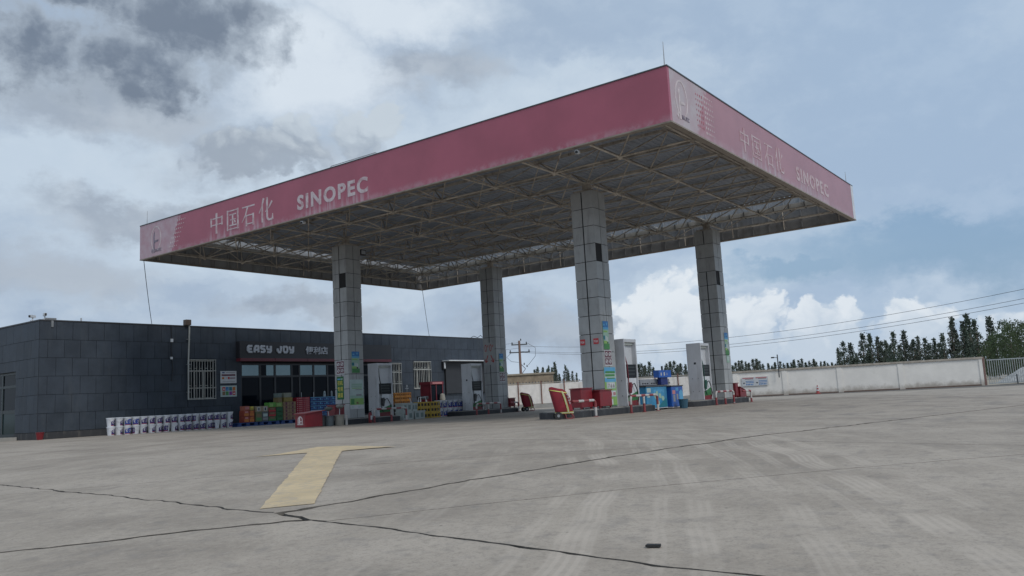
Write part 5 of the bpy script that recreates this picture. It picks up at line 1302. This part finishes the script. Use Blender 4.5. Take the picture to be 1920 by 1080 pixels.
wpart('top_rail', MB().box(0, -.04, 2.20, ns*sp, 0, 2.26), mat('rail_pale', (.4, .37, .33), .7), fe)
q = MB()
for i in range(int(ns*sp/.28)):
    x = i*.28; q.prism([(x, 2.26), (x+.14, 2.26), (x+.07, 2.40)], -.025, -.015, 'y')
wpart('spikes', q, M['dark_steel'], fe, kind='stuff')
# beige store wall behind the fence
t = thing('adobe_building', 'low tan mud-brick building behind the corrugated fence', 'building', (57.0, 53.0, -.37), math.atan2(-7.8, 5.5)+.0)
MUD = mat('mud_brick', (.30, .235, .165), .95, var=.2, nscale=1.5, bump=.4, bscale=6)
link('wall', Bx(-8, 0, 0, 9.55, 4, 3.55).mesh('wall', MUD), t); link('roof', Bx(-8.15, -.15, 3.552, 9.7, 4.15, 3.74).mesh('roof', mat('mud_roof', (.34, .29, .22), .95)), t); link('door', Bx(1, -.05, 0, 2, -.001, 2.1).mesh('door', mat('old_door', (.12, .09, .07), .8)), t)
# gravel heaps beyond the gate
def heap(x, y, r, h, lab):
    b_ = MB(); n = 20; k = 7
    for i in range(k+1):
        for j in range(n):
            a = 2*math.pi*j/n; rr = r*(i/k)*(1+.15*mnoise.noise(Vector((math.cos(a)*2, math.sin(a)*2, x)))); z = h*(1-(i/k)**1.4)*(1+.2*mnoise.noise(Vector((rr*.6, a, y)))); b_.v.append((x+rr*math.cos(a), y+rr*math.sin(a), -.42+z))
    for i in range(k):
        for j in range(n): b_.f.append((i*n+j, (i+1)*n+j, (i+1)*n+(j+1) % n, i*n+(j+1) % n)); b_.mi.append(0)
    b_.build('gravel_heap', mat('pale_gravel', (.40, .39, .37), .95, var=.25, nscale=2, bump=.6, bscale=8), None, lab, 'heap', 'gravel heaps beyond the gate', smooth=True)
heap(82, -1.5, 5, 2.3, 'pale gravel heap beyond the gate, the nearer one'); heap(92, -9, 7, 3.0, 'pale gravel heap beyond the gate, the farther one')

# ------------------------------------------------------------------ power line
PX, PY = 105.0, 80.5
t = thing('utility_pole', 'brown utility pole with three crossarms and a transformer bracket', 'utility pole', (PX, PY, -.37), R(-50))
WD = mat('pole_concrete', (.20, .125, .10), .85); 
link('shaft', MB().tube([(0, 0, 0), (0, 0, 11.3)], [.30, .20], 10).mesh('shaft', WD), t)
for z, w in ((10.5, 1.6), (9.1, 2.1), (5.1, 2.6)): link('crossarm', Bx(-w*.9, -.09, z, w*.9, .09, z+.2).mesh('crossarm', M['dark_steel']), t)
for x, z in ((-1.3, 10.7), (1.3, 10.7), (-1.7, 9.3), (1.7, 9.3), (.3, 11.3), (1.2, 6.5), (.7, 6.9)): link('insulator', MB().lathe([(.06, z), (.14, z+.1), (.07, z+.2), (.12, z+.3), (.03, z+.38)], 8, x, 0).mesh('insulator', M['black']), t)
link('bracket', MB().tube([(.2, 0, 5.3), (.9, 0, 6.2), (.2, 0, 7.0)], .06, 6).mesh('bracket', M['dark_steel']), t); link('jumper', MB().tube([(1.5, 0, 10.8), (2.9, 0, 9.9), (2.8, 0, 8.4), (1.4, 0, 6.8)], .035, 5).tube([(-1.5, 0, 9.2), (-2.4, 0, 8.4), (-1.6, 0, 7.6), (-.3, 0, 7.4)], .035, 5).mesh('jumper', M['black']), t)
for i, (z0, z1, off) in enumerate(((10.0, 11.1, 0), (9.1, 10.2, .8), (8.75, 9.6, -.8))):
    cable('power_line', (PX+off, PY+off, z0), (77.6+off, -18.4, z1), 3.2, .022, 'power line running right from the utility pole, %s of three' % ('upper', 'middle', 'lower')[i], 'power line', n=36, group='power lines')
for i, z0 in enumerate((10.6, 9.6)):
    cable('power_line', (PX, PY, z0), (60, 140, z0+.3), 1.5, .022, 'power line running left from the utility pole, %s of two' % ('upper', 'lower')[i], 'power line', n=20, group='power lines')

# ------------------------------------------------------------------ trees
def leaf_mat(name, c):
    m_ = bpy.data.materials.new(name); m_.use_nodes = True; t = NT(m_.node_tree); b = m_.node_tree.nodes['Principled BSDF']
    wp = t.node('ShaderNodeNewGeometry', out=0); ob = t.node('ShaderNodeObjectInfo', out=5)
    n = t.noise(wp, .6, 4, .6)
    cc = t.mix(t.ss(n, .3, .7), tuple(v*.6 for v in c), tuple(v*1.35 for v in c)); cc = t.mix(t.mul(ob, .5), cc, (c[0]*1.3, c[1]*1.05, c[2]*1.2))
    t.put(b.inputs['Base Color'], cc); b.inputs['Roughness'].default_value = .75; b.inputs['Specular IOR Level'].default_value = .2; return m_
LEAF = leaf_mat('poplar_leaves', (.078, .104, .078)); LEAF2 = leaf_mat('bush_leaves', (.07, .105, .05)); BARK = mat('bark', (.16, .13, .10), .9)  # poplar leaf colour lightened to stand in for distance haze
def crown_mesh(seed, wid, shape, lm, nclump=560, tw=.30):
    """unit height crown; wid = half width; shape 0 = columnar poplar, 1 = broad tree"""
    r = random.Random(seed); b_ = MB()
    lean = r.uniform(-.03, .03); subs = [(0, 0, 1.0, 1.0)]
    if shape == 0:
        for k in range(r.randint(2, 4)): subs.append((r.uniform(-1, 1)*wid*.55, r.uniform(-1, 1)*wid*.55, r.uniform(.55, .93), r.uniform(.45, .7)))
    else:
        for k in range(5): a = r.uniform(0, 6.28); subs.append((math.cos(a)*wid*.5, math.sin(a)*wid*.5, r.uniform(.6, .95), r.uniform(.5, .7)))
    for k in range(nclump):
        sx, sy, top, sw = subs[0] if r.random() < .45 else r.choice(subs)
        t = r.random()**.85; z = (.06+.94*t)*top
        prof = (math.sin(math.pi*min(1, t*.86+.16))**.7)*(1-.42*t) if shape == 0 else math.sin(math.pi*min(1, t*.72+.26))**.6
        a = r.uniform(0, 6.283); rad = wid*sw*prof*(r.random()**.45)*(1+.35*mnoise.noise(Vector((math.cos(a)*2+seed, math.sin(a)*2, z*9))))
        if mnoise.noise(Vector((a*1.2+seed*3, z*13, rad*8))) < -.14: continue
        c = Vector((sx+lean*z+rad*math.cos(a), sy+rad*math.sin(a), z))
        for q in range(5):
            d = Vector((r.gauss(0, 1), r.gauss(0, 1), r.gauss(0, 1)))*.018
            up = Vector((r.gauss(0, .7), r.gauss(0, .7), 1.0)).normalized(); sd = up.orthogonal().normalized(); sd = Matrix.Rotation(r.uniform(0, 6.28), 3, up) @ sd
            s = r.uniform(.007, .017)
            p = c+d; b_.quad([p-sd*s*.7, p+up*s*.2+sd*s*.9, p+up*s*2.2, p+up*s*.9-sd*s*.9])
    return b_.mesh('crown', lm)
def trunk_mesh(seed, wid):
    r = random.Random(seed+99); b_ = MB().tube([(0, 0, 0), (r.uniform(-.01, .01), 0, .3), (0, r.uniform(-.01, .01), .62), (0, 0, .9)], [.022, .017, .011, .003], 7)
    for k in range(7):
        a = r.uniform(0, 6.28); z = r.uniform(.15, .6); b_.tube([(0, 0, z), (math.cos(a)*wid*.35, math.sin(a)*wid*.35, z+.10), (math.cos(a)*wid*.55, math.sin(a)*wid*.55, z+.26)], [.008, .005, .002], 5)
    return b_.mesh('trunk', BARK)
VAR = [(crown_mesh(s, w, 0, LEAF), trunk_mesh(s, w)) for s, w in ((1, .11), (2, .13), (3, .10), (4, .15), (5, .12), (6, .17), (7, .19), (8, .14))]
VARB = [(crown_mesh(s, w, 1, LEAF2, 1100), trunk_mesh(s, w)) for s, w in ((21, .42), (22, .5), (23, .45))]
def plant_tree(x, y, h, v, label, group, wk=1.0, name='poplar_tree'):
    t = thing(name, label, 'tree', (x, y, -.4), rnd.uniform(0, 6.28), group); t.scale = (h*wk, h*wk, h)
    link('crown', v[0], t); link('trunk', v[1], t)
TR= [(200.8, 50.8, 9.0), (207.0, 51.1, 10.7), (213.2, 51.1, 10.7), (219.4, 51.1, 8.0), (225.6, 50.8, 13.3), (202.7, 43.4, 12.1), (208.9, 43.3, 11.4), (215.0, 43.5, 10.4), (221.0, 43.9, 10.9), (227.1, 44.2, 9.6), (203.8, 38.4, 12.0), (209.9, 38.4, 9.1), (216.0, 38.4, 12.7), (222.2, 38.1, 9.0), (228.3, 38.3, 10.9), (204.9, 32.8, 10.5), (211.0, 32.7, 10.2), (217.1, 32.5, 9.2), (223.2, 32.3, 10.5), (229.3, 32.3, 9.4), (205.8, 27.5, 10.9), (212.0, 26.4, 14.7), (218.1, 26.2, 9.3), (224.2, 25.7, 14.3), (230.4, 24.9, 16.3), (206.8, 20.5, 13.4), (213.0, 18.5, 14.3)]
TB= [(132.5, 10.1, 5.9), (141.6, 9.7, 7.4), (150.7, 9.4, 9.8), (132.8, 6.7, 8.0), (141.9, 6.7, 9.4), (151.0, 6.1, 9.3), (133.1, 3.3, 8.7)]
T2= [(223.4, 172.7, 10.2), (235.9, 169.1, 11.0), (243.2, 172.5, 12.4), (250.9, 175.6, 12.2), (231.9, 160.7, 10.7), (238.9, 164.7, 12.1), (246.2, 168.2, 11.7), (253.4, 171.8, 13.8), (233.8, 157.9, 11.1), (241.1, 161.5, 9.0), (249.1, 163.8, 12.3), (256.4, 167.1, 9.6), (236.9, 153.1, 9.6), (244.4, 156.2, 9.0)]
T3= [(256.9, 138.6, 9.8), (264.7, 141.0, 11.2), (272.4, 143.7, 11.7), (280.1, 146.1, 11.1), (287.8, 148.6, 12.5), (260.0, 132.8, 9.4), (267.8, 135.0, 8.1), (276.6, 135.2, 11.2), (284.5, 137.4, 12.0), (292.3, 139.5, 12.2), (263.9, 124.7, 9.7), (271.6, 127.1, 10.6), (279.6, 129.0, 10.4), (293.9, 115.9, 9.1), (301.9, 117.5, 10.2), (272.4, 104.9, 9.9), (280.4, 106.6, 10.4), (288.3, 108.2, 10.0), (296.2, 109.9, 9.7), (304.3, 111.2, 11.1), (274.6, 99.1, 10.3), (282.5, 100.8, 9.8), (290.4, 102.4, 8.8), (298.5, 103.5, 9.1), (306.5, 104.8, 8.4), (276.8, 93.0, 8.7), (284.8, 94.2, 9.2), (292.8, 95.5, 8.5), (300.8, 96.7, 8.8), (308.9, 97.9, 9.1), (278.8, 86.9, 9.2), (286.8, 88.1, 9.2), (294.8, 89.2, 9.7), (302.8, 90.5, 8.6), (310.9, 91.6, 9.3), (280.6, 81.0, 9.0), (288.6, 82.2, 8.0), (296.6, 83.2, 8.3), (304.7, 84.2, 8.6), (312.7, 85.1, 8.1), (282.3, 75.3, 7.5), (290.3, 76.2, 7.0)]
def nth(i):
    tens = ['', '', 'twenty', 'thirty', 'forty']; base = ORD+['eighteenth', 'nineteenth', 'twentieth']
    if i < 20: return base[i]
    return (tens[(i+1)//10]+'-'+ORD[(i+1) % 10-1]) if (i+1) % 10 else {3: 'thirtieth', 4: 'fortieth'}[(i+1)//10]
for i, (x, y, h) in enumerate(TR): plant_tree(x, y, h, VAR[(i*5+i//3) % 8], 'dark green poplar above the right part of the white wall, %s from the left' % nth(i), 'poplars behind the white wall', 1.0+.28*((i*7) % 5)/5)
for i, (x, y, h) in enumerate(TB): plant_tree(x, y, h, VARB[i % 3], 'broad mid-green tree beyond the gate, %s from the left' % nth(i), 'broad trees beyond the gate', .62, 'broad_tree')
for i, (x, y, h) in enumerate(T2): plant_tree(x, y, h, VAR[(i*3) % 8], 'distant poplar seen between the two middle columns, %s from the left' % nth(i), 'distant poplars between the columns', .85)
for i, (x, y, h) in enumerate(T3): plant_tree(x, y, h, VAR[(i*3+i//4) % 8], 'distant poplar in the row right of the nearest column, %s from the left' % nth(i), 'distant poplar row', 1.15)
# far shelter belt reading as one low mass
b_ = MB(); r = random.Random(5)
for k in range(9000):
    a = r.uniform(R(-8), R(36)); D = r.uniform(372, 392); x = CAM.x+D*math.cos(a); y = CAM.y+D*math.sin(a)
    hh = 5.2+2.2*mnoise.noise(Vector((a*60, 0, 0)))+1.5*mnoise.noise(Vector((a*200, 3, 0))); z = -.4+hh*r.random()**.8
    up = Vector((r.gauss(0, .5), r.gauss(0, .5), 1)).normalized(); sd = up.orthogonal().normalized(); sd = Matrix.Rotation(r.uniform(0, 6.28), 3, up) @ sd; s = r.uniform(.35, .7); p = Vector((x, y, z))
    b_.quad([p-sd*s*.7, p+up*s*.2+sd*s*.9, p+up*s*2, p+up*s*.9-sd*s*.9])
b_.build('shelter_belt', LEAF, None, 'low dark line of far-off trees along the horizon', 'trees', kind='stuff')
